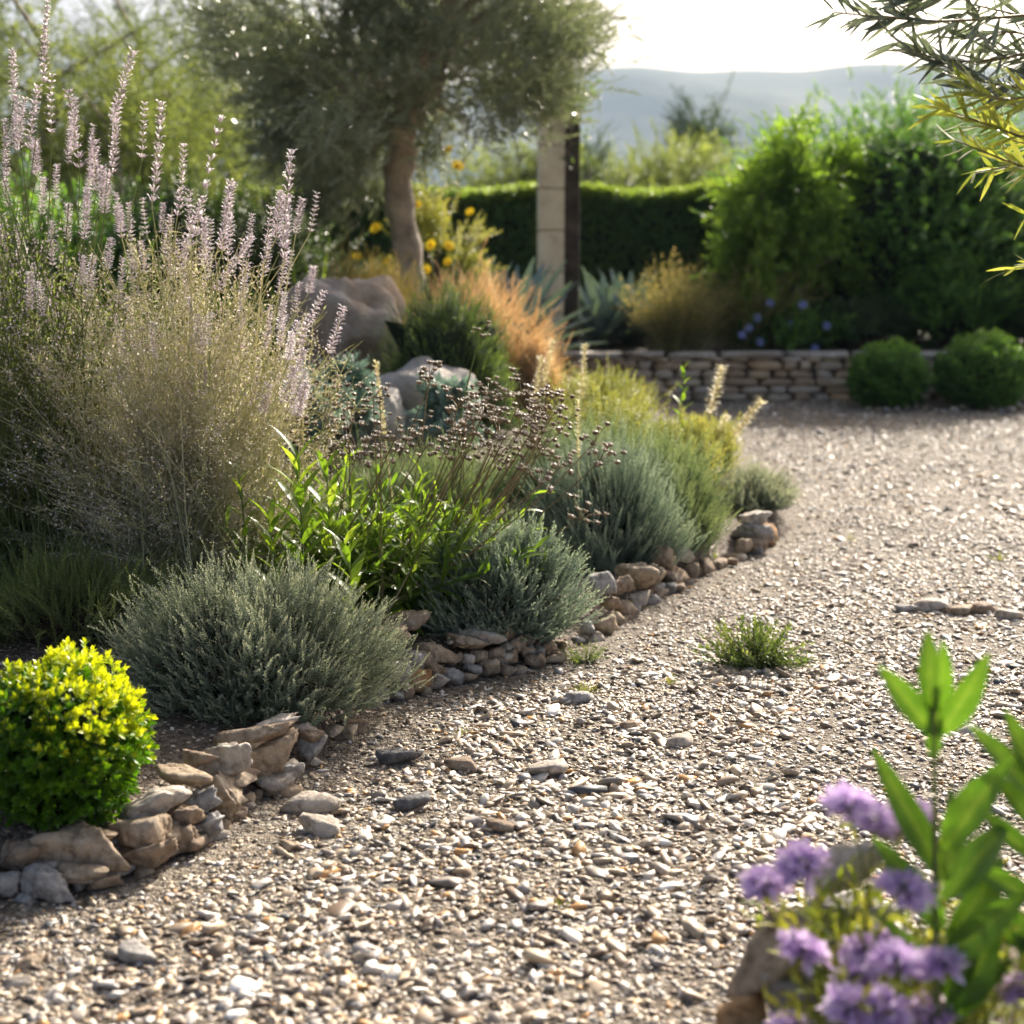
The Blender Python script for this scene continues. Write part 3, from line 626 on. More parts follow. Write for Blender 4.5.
# pillar
pc = at_y(550, 340, 13.9); PX, PY = pc[0], pc[1]
pil = thing('stone_pillar', 'tall square pale stone pillar behind the olive tree', 'pillar', (PX, PY, .42))
a = R(5)
g = G(); zz = .4
nb = 6; hs = (2.75 - .4) / nb
for i in range(nb):
    g.box((PX, PY, .4 + hs * (i + .5)), (.235, .28, hs - .008), a)
o = g.build('shaft', M['pillar'], pil); bv = o.modifiers.new('b', 'BEVEL'); bv.width = .012; bv.segments = 2
G().box((PX, PY, .40), (.27, .33, .09), a).build('base', M['pillar'], pil)
G().box((PX, PY, 2.80), (.27, .33, .09), a).build('capital', M['pillar'], pil)
QX = at_y(570.5, 340, 13.9)[0]  # dark post added in place of the pillar's shaded right face
post = thing('shade_post', 'dark post added to stand for the shaded right side of the pale pillar', 'post', (QX, PY, .42))
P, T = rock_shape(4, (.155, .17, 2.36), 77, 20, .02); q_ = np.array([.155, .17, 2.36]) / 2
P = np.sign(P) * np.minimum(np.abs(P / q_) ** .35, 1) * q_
G().add(P + np.array([QX, PY - .01, 1.56]), T, None, 0, .5).build('shaft', M['pillar_shade'], post, True)
G().box((QX, PY - .01, .45), (.19, .20, .08)).build('shoe', M['pillar_shade'], post)
iv = thing('ivy', 'tuft of dark ivy on top of the pillar and the added dark post', 'ivy', (PX + .12, PY, 2.8))
m_ = 500; P2 = np.array([PX + .13, PY, 2.84]) + RNG.normal(0, 1, (m_, 3)) * np.array([.13, .10, .06]); P2[:, 2] -= RNG.random(m_) ** 4 * .7
G().inst(T_leaf(.8, .2, .1, 2), frames(RNG.normal(size=(m_, 3)), None, RNG.uniform(.035, .06, m_)), P2).build('leaves', M['hedge'], iv)
G().tubes(np.array([[[PX + .12 + .08 * math.sin(k * 2 + q0), PY - .16 - .01 * k, 2.85 - .12 * k] for k in range(7)] for q0 in (0, 2, 4)]), np.linspace(.008, .003, 7), 5).build('vine', M['bark'], iv)

# ================================================================== PLANT BUILDERS
def arcs(B, D, L, bend, p=6):
    s = np.linspace(0, 1, p)[None, :, None]; L = np.asarray(L)[:, None, None]
    return B[:, None, :] + D[:, None, :] * L * s + bend[:, None, :] * L * s * s
def mound(label, c, hw, hd, h, mleaf, n=1800, sl=.13, tpl=None, spiky=.5, name='thyme_shrub', cat='shrub', group=None, lean=(0, 0), core=.55):
    """low cushion of upright leafy shoots"""
    c = np.array([c[0], c[1], gz(c[0], c[1]) if len(c) < 3 else c[2]])
    t = thing(name, label, cat, c, group)
    tpls = tpl or [shoot(30, .15, .42, 62, .012, bend=.18) for _ in range(5)]
    g = G(); ns = n
    cz = RNG.random(ns) ** .85; az = RNG.random(ns) * 6.283; sn = np.sqrt(1 - cz ** 2)
    dirs = np.stack([sn * np.cos(az), sn * np.sin(az), cz], -1)
    lump = 1 + .06 * np.sin(az * 2 + c[1] * 7) + .13 * np.sin(az * 5 + cz * 4 + c[0] * 9) + .08 * np.sin(az * 11 + cz * 9) + RNG.normal(0, .05, ns)
    dep = 1 - .42 * RNG.random(ns) ** 1.6
    tipp = dirs * np.array([hw, hd, h]) * (lump * dep)[:, None] + np.array([lean[0], lean[1], 0]) * cz[:, None] ** 2
    L = sl * RNG.uniform(.6, 1.25, ns)
    D = unit(dirs * np.array([1, 1, .7]) + np.array([0, 0, spiky]) + RNG.normal(0, .16, (ns, 3)))
    T = c + tipp - D * L[:, None]; T[:, 2] = np.maximum(T[:, 2], c[2] - .01)
    k = RNG.integers(0, len(tpls), ns)
    r = np.clip(.5 + .35 * np.sin(az * 3.1 + cz * 6) * .5 + RNG.normal(0, .22, ns), 0, 1)
    for i, tp in enumerate(tpls):
        s = k == i; g.inst(tp, frames_z(D[s], L[s]), T[s], r=r[s])
    g.build('foliage', mleaf, t)
    # woody stems from the crown of the root
    nb = 160; a2 = RNG.random(nb) * 6.283; c2 = RNG.random(nb) ** .8; s2 = np.sqrt(1 - c2 ** 2)
    d2 = np.stack([s2 * np.cos(a2) * hw, s2 * np.sin(a2) * hd, c2 * h], -1) * .8
    B = c + np.stack([RNG.normal(0, hw * .18, nb), RNG.normal(0, hd * .18, nb), np.full(nb, -.02)], -1)
    P = B[:, None, :] + (c + d2 - B)[:, None, :] * np.linspace(0, 1, 6)[None, :, None]; P[:, :, 2] += .25 * h * np.sin(np.linspace(0, math.pi, 6)) * (1 - c2)[:, None]
    P += RNG.normal(0, .006, P.shape)
    G().tubes(P, np.linspace(.005, .0015, 6), 4).build('stems', M['twig'], t)
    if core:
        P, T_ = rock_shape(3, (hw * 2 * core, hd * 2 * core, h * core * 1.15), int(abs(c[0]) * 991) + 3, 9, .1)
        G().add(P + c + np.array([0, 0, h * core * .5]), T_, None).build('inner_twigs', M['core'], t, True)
    return t

# ---- silver shrubs along the edging
SG = 'silver thyme cushions along the edging'
P = ground_at(238, 722); mound('large silver-grey thyme cushion just behind the first stone pile', P[:2] + np.array([.0, .20]), .42, .33, .37, M['thyme'], 4600, .085, name='silver_shrub', group=SG, spiky=.6, lean=(.04, 0))
P = ground_at(508, 648); mound('blue-grey thyme cushion right of the leafy dry-headed perennial', P[:2] + np.array([-.02, .12]), .30, .26, .35, M['thyme_blue'], 3000, .10, name='silver_shrub', group=SG, spiky=.6)
tall = [shoot(42, .085, .38, 55, .008, bend=.12) for _ in range(5)]
P = ground_at(618, 590); mound('tall green-grey thyme with upright shoots beside the blunt tan stones', P[:2] + np.array([-.02, .45]), .36, .40, .50, M['thyme_blue'], 2500, .20, tall, 1.1, name='silver_shrub', group=SG)
P = ground_at(690, 572); mound('green-tipped thyme trailing over the edging stones to the gravel', P[:2] + np.array([-.05, .30]), .27, .36, .38, M['thyme_green'], 1900, .17, tall, 1.0, name='silver_shrub', group=SG)
P = ground_at(758, 520); mound('small far thyme cushion spilling round the farthest stone pile', P[:2] + np.array([.02, .30]), .25, .30, .20, M['thyme'], 1300, .12, name='silver_shrub', group=SG)

# ---- yellow-tipped ball shrub
def ball(label, c, r, mleaf, n, leaf, name, cat='shrub', group=None, squash=1.0, yellow=True, wl=.6):
    t = thing(name, label, cat, c, group); g = G(); c = np.array(c, float) + np.array([0, 0, r * squash * .92])
    rosette = G(); k = 7; a = np.arange(k) * 2.4; sp = R(42) * np.linspace(1.3, .3, k)
    rosette.inst(T_leaf(wl, .15, .12, 3), frames(np.stack([np.cos(a) * np.sin(sp), np.sin(a) * np.sin(sp), np.cos(sp)], -1), np.stack([-np.cos(a), -np.sin(a), 1 + 0 * a], -1), np.linspace(1, .75, k)), np.stack([0 * a, 0 * a, np.linspace(-.3, .45, k)], -1), t=np.linspace(0, 1, k))
    rt = g_to_tpl(rosette)
    D = unit(RNG.normal(size=(n, 3))); dep = 1 - .35 * RNG.random(n) ** 1.5
    lump = 1 + .05 * np.sin(D[:, 0] * 3.1 + 1) + .06 * np.sin(D[:, 0] * 9 + D[:, 2] * 7) + .07 * np.sin(D[:, 1] * 15 - D[:, 2] * 11) + RNG.normal(0, .035, n)
    P = c + D * (dep * lump)[:, None] * np.array([r, r, r * squash]); dd = unit(D + np.array([0, 0, .5]) + RNG.normal(0, .3, (n, 3)))
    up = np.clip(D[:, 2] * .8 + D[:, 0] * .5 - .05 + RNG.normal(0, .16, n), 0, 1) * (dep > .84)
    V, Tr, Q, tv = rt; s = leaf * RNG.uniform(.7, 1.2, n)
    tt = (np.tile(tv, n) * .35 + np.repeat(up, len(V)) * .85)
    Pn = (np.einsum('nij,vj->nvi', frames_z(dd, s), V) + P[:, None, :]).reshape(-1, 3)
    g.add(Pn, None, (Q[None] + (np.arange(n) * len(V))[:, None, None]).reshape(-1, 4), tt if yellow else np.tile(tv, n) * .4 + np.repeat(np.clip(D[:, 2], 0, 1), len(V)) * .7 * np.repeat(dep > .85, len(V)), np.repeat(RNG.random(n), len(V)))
    g.build('foliage', mleaf, t)
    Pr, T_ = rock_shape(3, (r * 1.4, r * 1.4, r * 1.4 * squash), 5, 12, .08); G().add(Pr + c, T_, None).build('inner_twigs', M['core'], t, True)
    nb = 40; a2 = RNG.random(nb) * 6.28; B = np.array(c) - np.array([0, 0, r * squash]) + np.stack([RNG.normal(0, r * .1, nb), RNG.normal(0, r * .1, nb), 0 * a2], -1)
    En = c + unit(RNG.normal(size=(nb, 3))) * r * .7
    G().tubes(B[:, None] + (En - B)[:, None] * np.linspace(0, 1, 4)[None, :, None], np.linspace(.006, .002, 4), 4).build('stems', M['twig'], t)
    return t
rz = .187
for Y_ in np.linspace(2.7, 4, 260):
    P = at_y(60, 737, Y_)
    if P[2] - rz * .9 <= gz(P[0], P[1]): break
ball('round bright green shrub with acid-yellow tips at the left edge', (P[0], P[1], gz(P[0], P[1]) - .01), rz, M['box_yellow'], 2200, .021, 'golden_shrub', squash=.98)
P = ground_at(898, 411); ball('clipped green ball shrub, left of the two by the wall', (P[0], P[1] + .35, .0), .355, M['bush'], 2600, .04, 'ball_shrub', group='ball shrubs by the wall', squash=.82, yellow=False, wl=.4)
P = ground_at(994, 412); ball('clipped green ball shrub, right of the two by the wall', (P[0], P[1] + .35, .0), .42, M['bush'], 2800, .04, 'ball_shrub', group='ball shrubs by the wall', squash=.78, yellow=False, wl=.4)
for i in range(20):
    px = 868 + i * 9.5; P = ground_at(px, 411 + 2 * math.sin(i)); s = random.uniform(.05, .09)
    place_rock('rim_stone', 'small pale stone in the rim round the ball shrubs', 'stone', (P[0], P[1], .02), (s, s * .8, s * .6), S[cols[i % 6]], 800 + i, (0, 0, i), 'rim stones of the ball shrubs', sub=2)

# ---- tall sage shrubs at left
def spike_tpl(seed, whorls=13, per=9, w=.085):
    """flower spike of length 1 along +Z (real length ~.2 m)"""
    rg = np.random.default_rng(seed); g = G(); g.tubes(np.array([[[0, 0, z] for z in np.linspace(0, 1, 4)]]), .006, 3, r=np.array([.3]), mat=1)
    us = np.linspace(.04, .98, whorls) ** .85
    for i, u in enumerate(us):
        k = per + int(rg.integers(-1, 3)); a = rg.random() * 6 + np.arange(k) * 6.283 / k + rg.normal(0, .2, k); rr = w * (1.05 - .35 * u) * rg.uniform(.75, 1.2, k)
        C = np.stack([np.cos(a) * rr * .6, np.sin(a) * rr * .6, u + rg.normal(0, .010, k)], -1); D = np.stack([np.cos(a), np.sin(a), .9 + 0 * a], -1)
        g.inst(OCT, frames_z(D, np.stack([.011 + 0 * a, .011 + 0 * a, rr * .55], -1)), C, r=rg.random(k))
        # papery lips
        g.inst(T_rhomb(.8), frames(np.stack([np.cos(a), np.sin(a), .3 + rg.normal(0, .4, k)], -1), np.tile([0, 0, 1.], (k, 1)), rg.uniform(.035, .06, k)), C + D * rr[:, None] * .35, r=.5 + .5 * rg.random(k))
    return g
def bent(g, bx_, by_):
    for v in g.V: v[:, 0] += bx_ * v[:, 2] ** 2 * .5; v[:, 1] += by_ * (v[:, 2] - v[:, 2] ** 2)
    return g
SPM = [bent(spike_tpl(k, 9 + (k * 5) % 8, 6 + k % 4, (.060, .085, .072, .10, .066, .09, .05)[k % 7]), .10 * math.sin(k * 2.1), .12 * math.cos(k * 1.7)).mesh('flower_spike', [M['mauve'], M['stem_pale']]) for k in range(10)]
SPT = [spike_tpl(k + 20, 8 + k % 3, 5) for k in range(4)]
def put(me, name, p0, p1, parent, w=1.0):
    p0 = Vector(p0); p1 = Vector(p1); d = p1 - p0; L = d.length
    o = bpy.data.objects.new(name, me); COL.objects.link(o)
    q = d.to_track_quat('Z', 'Y').to_matrix() @ Matrix.Rotation(random.random() * 6, 3, 'Z')
    Mx = Matrix.Translation(p0) @ (q @ Matrix.Diagonal((L * w, L * w, L))).to_4x4()
    o.parent = parent; o.matrix_parent_inverse = Matrix.Translation(parent.location).inverted(); o.matrix_basis = Mx; return o

def sage(label, root, tips, n_rand, region, Ydep, leaf_m, stem_m, nfill, leafn, leaf_s, rad=.13, fl=.6, cover=None):
    t = thing('tall_sage_shrub', label, 'shrub', root, 'tall mauve-flowered shrubs at left')
    root = np.array(root, float); stems = []; 
    for (bx_, by_), (tx, ty), dy in tips:
        Y = Ydep + dy; p1 = at_y(tx, ty, Y); p0 = at_y(bx_, by_, Y); put(random.choice(SPM), 'flower_spike', p0, p1, t, min(2.2, .19 / np.linalg.norm(p1 - p0)) * 1.0)
        stems.append(p0)
    for i in range(n_rand):
        tx, ty = region(); Y = Ydep + random.uniform(-.35, .35); p1 = at_y(tx, ty, Y); ln = random.uniform(.08, .17)
        d = unit((p1 - root) * np.array([.6, .4, 1.0])); p0 = p1 - d * ln; put(random.choice(SPM), 'flower_spike', p0, p1, t, min(2.0, .16 / ln)); stems.append(p0)
    E_ = np.array(stems); n = len(E_); B = root + np.stack([RNG.normal(0, rad, n), RNG.normal(0, rad, n), np.zeros(n)], -1)
    s = np.linspace(0, 1, 9)[None, :, None]; mid_ = B + (E_ - B) * np.array([.35, .35, .55])
    Pm = (1 - s) ** 2 * B[:, None] + 2 * s * (1 - s) * mid_[:, None] + s * s * E_[:, None]
    Pm += np.cumsum(RNG.normal(0, .0025, Pm.shape), axis=1) * np.sin(s * math.pi)
    G().tubes(Pm, np.linspace(.0034, .0013, 9), 4).build('stems', stem_m, t)
    return t, Pm, B

# roots
RA = ground_at(60, 640); RA = np.array([-1.60, 4.75, gz(-1.60, 4.75)]); RB = np.array([-1.08, 4.75, gz(-1.08, 4.75)])
tipsA = [((44, 85), (47, 0), 0), ((14, 100), (10, 50), 0), ((30, 150), (36, 85), .1), ((112, 125), (131, 50), 0), ((112, 175), (118, 108), .05), ((142, 160), (145, 103), .1), ((68, 165), (72, 118), 0),
         ((52, 135), (52, 75), .1), ((20, 140), (25, 98), -.1), ((80, 170), (68, 90), .1), ((97, 190), (92, 140), .1), ((5, 190), (5, 120), 0)]
tipsB = [((152, 205), (161, 102), 0), ((177, 218), (184, 145), .1), ((196, 240), (221, 118), 0), ((222, 252), (232, 182), .05), ((284, 262), (292, 150), -.05), ((214, 292), (252, 236), 0), ((262, 278), (271, 236), .1),
         ((298, 345), (322, 290), 0), ((328, 355), (343, 306), -.1), ((165, 260), (168, 215), .1), ((240, 300), (246, 262), .1), ((185, 250), (200, 200), .15)]
def ft(root, top_c, hw, hd, hb, n, leaf_m, s0, s1, parent, nm, per=14, dens_t=(.2, 1), r=None, flw=False):
    """fine twigs with small leaves, filling a fan-shaped crown"""
    nst = n; a = RNG.random(nst) * 6.283; q = RNG.random(nst) ** .55
    E_ = np.stack([top_c[0] + np.cos(a) * q * hw, top_c[1] + np.sin(a) * q * hd, np.zeros(nst)], -1)
    E_[:, 2] = top_c[2] - (q ** 2) * hb - RNG.random(nst) ** 1.3 * (top_c[2] - root[2]) * .62
    E_[:, 2] = np.maximum(E_[:, 2], root[2] + .1)
    B = root + np.stack([RNG.normal(0, .14, nst), RNG.normal(0, .12, nst), 0 * a], -1)
    s = np.linspace(0, 1, 8)[None, :, None]; mid_ = B + (E_ - B) * np.array([.4, .4, .65])
    P = (1 - s) ** 2 * B[:, None] + 2 * s * (1 - s) * mid_[:, None] + s * s * E_[:, None]
    P += np.cumsum(RNG.normal(0, .006, P.shape), axis=1)
    return P
def along(P, per, lo=.15):
    """random points and tangents on polylines"""
    n, p, _ = P.shape; k = RNG.integers(int(lo * (p - 1)), p - 1, (n, per)); f = RNG.random((n, per, 1)); i = np.arange(n)[:, None]
    A = P[i, k]; B = P[i, k + 1]; return (A + (B - A) * f).reshape(-1, 3), unit(B - A).reshape(-1, 3), ((k + f[..., 0]) / (p - 1)).reshape(-1)

tA, PmA, _ = sage('tall dark green sage shrub with grey-mauve spikes filling the left edge', RA, tipsA, 56, lambda: (random.uniform(-70, 130), random.uniform(95, 300)), 4.55, None, M['stem_green'], 0, 0, 0)
Pf = ft(RA, (-1.72, 4.72, 1.55), .52, .5, .40, 620, None, 0, 0, tA, '')
g = G(); g.tubes(Pf, np.linspace(.0034, .0010, 8), 3); g.build('fine_stems', M['stem_green'], tA, kind='stuff')
C, Tn, u = along(Pf, 46, .1); N = len(C); D = unit(Tn * .8 + RNG.normal(0, .6, (N, 3)))
G().inst(T_rhomb(.22), frames(D, None, RNG.uniform(.012, .032, N)), C).build('foliage', M['sage_leaf'], tA)
C, Tn, u = along(Pf, 16, .72); N = len(C)
G().inst(OCT, frames_z(RNG.normal(size=(N, 3)), RNG.uniform(.0022, .0045, N)), C + RNG.normal(0, .008, (N, 3))).build('small_florets', M['mauve'], tA, kind='stuff')

tB, PmB, _ = sage('pale wispy sage shrub with mauve spikes arching right over the silver cushion', RB, tipsB, 60, lambda: (random.uniform(110, 320), random.uniform(185, 390)), 4.6, None, M['stem_pale'], 0, 0, 0)
Pf = ft(RB, (-1.12, 4.66, 1.42), .62, .5, .45, 760, None, 0, 0, tB, '')
g = G(); g.tubes(Pf, np.linspace(.0028, .0009, 8), 3); g.build('fine_stems', M['stem_pale'], tB, kind='stuff')
C, Tn, u = along(Pf, 24, .3); N = len(C); D = unit(Tn + RNG.normal(0, .8, (N, 3)))
Ls = RNG.uniform(.015, .06, N); G().tubes(np.stack([C, C + D * Ls[:, None] * .5 + RNG.normal(0, .002, (N, 3)), C + D * Ls[:, None]], 1), np.array([.0011, .0009, .0006]), 3).inst(T_rhomb(.2), frames(D, None, RNG.uniform(.008, .02, N)), C + D * Ls[:, None]).build('foliage', M['pale_leaf'], tB)
C, Tn, u = along(Pf, 24, .45); N = len(C)
G().inst(OCT, frames_z(RNG.normal(size=(N, 3)), RNG.uniform(.002, .0048, N)), C + RNG.normal(0, .018, (N, 3))).inst(T_rhomb(.7), frames(RNG.normal(size=(N, 3)), None, RNG.uniform(.005, .010, N)), C + RNG.normal(0, .02, (N, 3))).build('small_florets', M['palefl'], tB, kind='stuff')

# ---- leafy perennial with dry seed heads in the middle
def umbel(seed, n=16, open_=.5):
    rg = np.random.default_rng(seed); g = G()
    a = rg.random(n) * 6.283; q = np.sqrt(rg.random(n)) * open_; e = np.stack([np.cos(a) * q, np.sin(a) * q, .05 + .75 * rg.random(n) ** 1.2 - q * .3], -1)
    P = np.stack([0 * e, e * np.array([.45, .45, .6]), e], 1); g.tubes(P, .010, 3, r=rg.random(n), mat=1)
    V, T = ICO[1]; cup = V * np.array([1, 1, .75]); cup = cup.copy()
    g.inst((cup, T, Z4, (V[:, 2] + 1) / 2), frames_z(unit(e * .6 + np.array([0, 0, .7]) + rg.normal(0, .3, e.shape)), rg.uniform(.065, .11, n)), e, r=rg.random(n))
    k = 7; aa = np.arange(k) * 6.283 / k
    for c in e:   # stiff pale calyx points
        g.inst(T_rhomb(.5), frames(np.stack([np.cos(aa), np.sin(aa), .7 + 0 * aa], -1), np.tile([0, 0, 1.], (k, 1)), np.full(k, .085)), c + np.stack([np.cos(aa) * .06, np.sin(aa) * .06, .02 + 0 * aa], -1), t=np.full(k, 1.0))
    return g
UMB = [umbel(k, 6 + k * 2, .50 + .05 * k).mesh('seed_head', [M['seed'], M['stem_brown']]) for k in range(5)]
def seedplant(label, root, heads, Y0, parent_leaves=True):
    t = thing('dry_headed_perennial', label, 'plant', root); root = np.array(root, float)
    Es = []
    for (px, py, dy) in heads:
        p = at_y(px, py, Y0 + dy); Es.append(p)
    Es = np.array(Es); n = len(Es)
    B = root + np.stack([RNG.normal(0, .13, n), RNG.normal(0, .10, n), 0 * Es[:, 0]], -1) + np.stack([(Es[:, 0] - root[0]) * .25, 0 * Es[:, 0], 0 * Es[:, 0]], -1)
    B[:, 2] = hgt(B[:, 0], B[:, 1])
    s = np.linspace(0, 1, 10)[None, :, None]; md = B + (Es - B) * np.array([.62, .5, .42])
    P = (1 - s) ** 2 * B[:, None] + 2 * s * (1 - s) * md[:, None] + s * s * Es[:, None]; P += np.cumsum(RNG.normal(0, .002, P.shape), 1)
    G().tubes(P, np.linspace(.0038, .0016, 10), 5).build('stems', M['stem_brown'], t)
    P[:, -1]
    for i in range(n):
        d = P[i, -1] - P[i, -2]; d = unit(d * .6 + np.array([0, 0, np.linalg.norm(d)])); L = random.uniform(.075, .12); put(random.choice(UMB), 'seed_head', P[i, -1], P[i, -1] + d * L, t)
    return t, P
heads = []
rr_ = random.Random(5)
for (x0, y0) in [(300, 400), (330, 395), (345, 405), (372, 392), (425, 384), (457, 412), (480, 400), (492, 392), (505, 402), (520, 398), (533, 402), (540, 408), (470, 425), (452, 428), (500, 440), (523, 430), (545, 425),
                 (555, 400), (412, 450), (430, 445), (395, 452), (380, 460), (365, 468), (440, 458), (460, 448), (480, 455), (515, 462), (538, 455), (560, 470), (575, 520), (602, 462), (350, 450), (330, 445), (315, 430), (498, 470), (590, 440), (545, 480), (395, 435), (420, 425), (565, 430)]:
    heads.append((x0 + rr_.uniform(-6, 6), y0 + rr_.uniform(-5, 5), rr_.uniform(-.25, .25)))
heads += [(x + rr_.uniform(-9, 9), y + 14 + rr_.uniform(-10, 14), rr_.uniform(-.3, .3)) for x, y, _ in heads[:18]]
RC = np.array([-.62, 4.75, gz(-.62, 4.75)])
tC, PC = seedplant('leafy perennial with brown dry seed heads leaning right above its lance leaves', RC, heads, 4.6)
# lance leaves of this clump
n = 90; base = RC + np.stack([RNG.uniform(-.30, .34, n), RNG.uniform(-.16, .16, n), 0 * np.zeros(n)], -1); base[:, 2] = hgt(base[:, 0], base[:, 1]) + RNG.random(n) ** 1.2 * .2
D = unit(np.stack([RNG.normal(.30, .6, n), RNG.normal(-.1, .5, n), RNG.uniform(.2, 1.0, n)], -1))
g = G(); g.inst(T_leaf(.20, .45, .12, 6), frames(D, unit(np.stack([RNG.normal(0, .6, n), -1 + RNG.normal(0, .5, n), .5 + 0 * base[:, 0]], -1)), RNG.uniform(.10, .20, n)), base)
wh = [shoot(15 + k, .30, .20, 68, .012, curl=.3, bend=.2) for k in range(4)]
n = 190; base = RC + np.stack([RNG.uniform(-.30, .42, n), RNG.uniform(-.17, .17, n), 0 * np.zeros(n)], -1); base[:, 2] = hgt(base[:, 0], base[:, 1]) - .01
D = unit(np.stack([RNG.normal(.42, .35, n) + (base[:, 0] - RC[0]) * .8, RNG.normal(-.1, .3, n), RNG.uniform(.7, 1.2, n)], -1)); Ls = RNG.uniform(.18, .50, n)
kq = RNG.integers(0, 4, n)
for i_ in range(4): q_ = kq == i_; g.inst(wh[i_], frames_z(D[q_], Ls[q_]), base[q_])
g.build('leaves', M['green'], tC, True)
C, Tn, u = along(PC[:, :6], 6, .05); N = len(C); G().inst(T_leaf(.16, .3, .1, 4), frames(unit(Tn + RNG.normal(0, .5, (N, 3))), None, RNG.uniform(.035, .10, N)), C).build('stem_leaves', M['green'], tC, True)

# ---- upright lance-leaved plants left of it
def lance(label, px, py0, py1, Y, nl, ll, name='lance_leaved_plant', m=None, w=.24, lean=0, wid=.004):
    b = at_y(px, py0, Y); b[2] = gz(b[0], b[1]); e = at_y(px + lean, py1, Y)
    t = thing(name, label, 'plant', b)
    s = np.linspace(0, 1, 7)[:, None]; P = b + (e - b) * s + np.array([.02, .01, 0]) * np.sin(s * 3.1)
    G().tubes(P[None], np.linspace(wid, wid * .5, 7), 6).build('stem', M['stem_green'], t, True)
    u = np.linspace(.35, 1, nl); a = np.arange(nl) * 2.4 + px; C = b + (e - b) * u[:, None] + np.array([.02, .01, 0]) * np.sin(u[:, None] * 3.1)
    up = .6 + 1.2 * u; D = np.stack([np.cos(a), np.sin(a), up], -1); L = ll * (1.1 - .45 * u) * RNG.uniform(.85, 1.15, nl)
    G().inst(T_leaf(w, .25, .14, 6), frames(D, np.stack([-np.cos(a), -np.sin(a), .5 + 0 * a], -1), L), C).build('leaves', m or M['green'], t, True)
    return t
LG = 'upright lance-leaved shoots'
lance('single slim green shoot with a small tuft of leaves beside the pale sage', 238, 600, 474, 4.35, 13, .09)
lance('tallest lance-leaved shoot with upright broad leaves beside the dry-headed perennial', 295, 610, 455, 4.30, 18, .19, w=.22)
lance('leaning lance-leaved shoot whose leaves reach towards the boulders', 318, 605, 470, 4.5, 18, .19, lean=8, w=.2)
lance('short lance-leaved shoot at the foot of the pale sage', 268, 612, 520, 4.25, 14, .15, w=.22)
lance('low lance-leaved shoot between the dry-headed perennial and the silver cushion', 345, 618, 545, 4.2, 14, .15, w=.25)

# ---- grassy builder
def grass(name, label, c, n, L, spread, m, wid=.004, cat='grass clump', group=None, bend=.5, rad=.08, heads=None, up=1.0, z=None):
    c = np.array([c[0], c[1], (gz(c[0], c[1]) if z is None else z)]); t = thing(name, label, cat, c, group)
    a = RNG.random(n) * 6.283; q = RNG.random(n) ** .6 * spread; B = c + np.stack([RNG.normal(0, rad, n), RNG.normal(0, rad, n), np.full(n, -.01)], -1)
    D = unit(np.stack([np.cos(a) * q, np.sin(a) * q, np.full(n, up)], -1)); bd = np.stack([np.cos(a) * q * bend, np.sin(a) * q * bend, -bend * .5 * q], -1)
    Ls = L * RNG.uniform(.45, 1.12, n) * (1.1 - .35 * q / max(spread, .01)); P = arcs(B, D, Ls, bd, 6); P[:, :, 2] = np.maximum(P[:, :, 2], c[2] + .005)
    G().ribbons(P, np.array([1, 1, .9, .7, .45, .1]) * wid).build('blades', m, t)
    if heads:
        k = int(n * heads[0]); C, Tn, u = along(P[:k], heads[1], .7); N = len(C); G().inst(T_rhomb(.35), frames(unit(Tn + RNG.normal(0, .35, (N, 3))), None, RNG.uniform(.5, 1, N) * heads[2]), C).build('plumes', heads[3], t)
    return t
# near: green weed tuft on the path and two tiny ones
def weed(label, px, py, hw, h, n, m, group='weeds growing through the gravel'):
    P = ground_at(px, py); c = np.array([P[0], P[1], gz(P[0], P[1])]); t = thing('weed_tuft', label, 'weed', c, group)
    tp = [shoot(22, .16, .5, 65, .012, bend=.3) for _ in range(3)]
    a = RNG.random(n) * 6.283; q = RNG.random(n) ** .6; T = c + np.stack([np.cos(a) * q * hw * .55, np.sin(a) * q * hw * .35, 0 * a], -1)
    D = unit(np.stack([np.cos(a) * q, np.sin(a) * q * .7, 1.15 - q * .8], -1) + RNG.normal(0, .15, (n, 3))); L = h * RNG.uniform(.5, 1.1, n)
    g = G(); k = RNG.integers(0, 3, n)
    for i in range(3): s = k == i; g.inst(tp[i], frames_z(D[s], L[s]), T[s])
    g.build('foliage', m, t); return t
weed('bright green weed tuft standing alone on the open gravel', 752, 666, .10, .15, 130, M['weed'])
weed('flat trailing part-green weed beside the standing tuft', 792, 664, .13, .06, 50, M['weed'])
weed('little weed at the foot of the edging right of the second silver shrub', 585, 662, .06, .07, 60, M['weed'])
weed('tiny flat weed on the gravel in front of the edging', 587, 692, .055, .03, 40, M['yellowgreen'])
for px, py, h_ in ((672, 684, .03), (640, 606, .04), (1000, 560, .05), (850, 540, .04), (465, 735, .025), (905, 705, .03), (560, 905, .02), (715, 560, .04)):
    weed('tiny pale seedling pushing up through the gravel', px, py, .03, h_, 14, M['yellowgreen'], 'tiny seedlings on the gravel')
weed('small green sprout in the bed behind the near silver cushion', 205, 598, .12, .16, 120, M['green'], 'green sprouts in the bed')

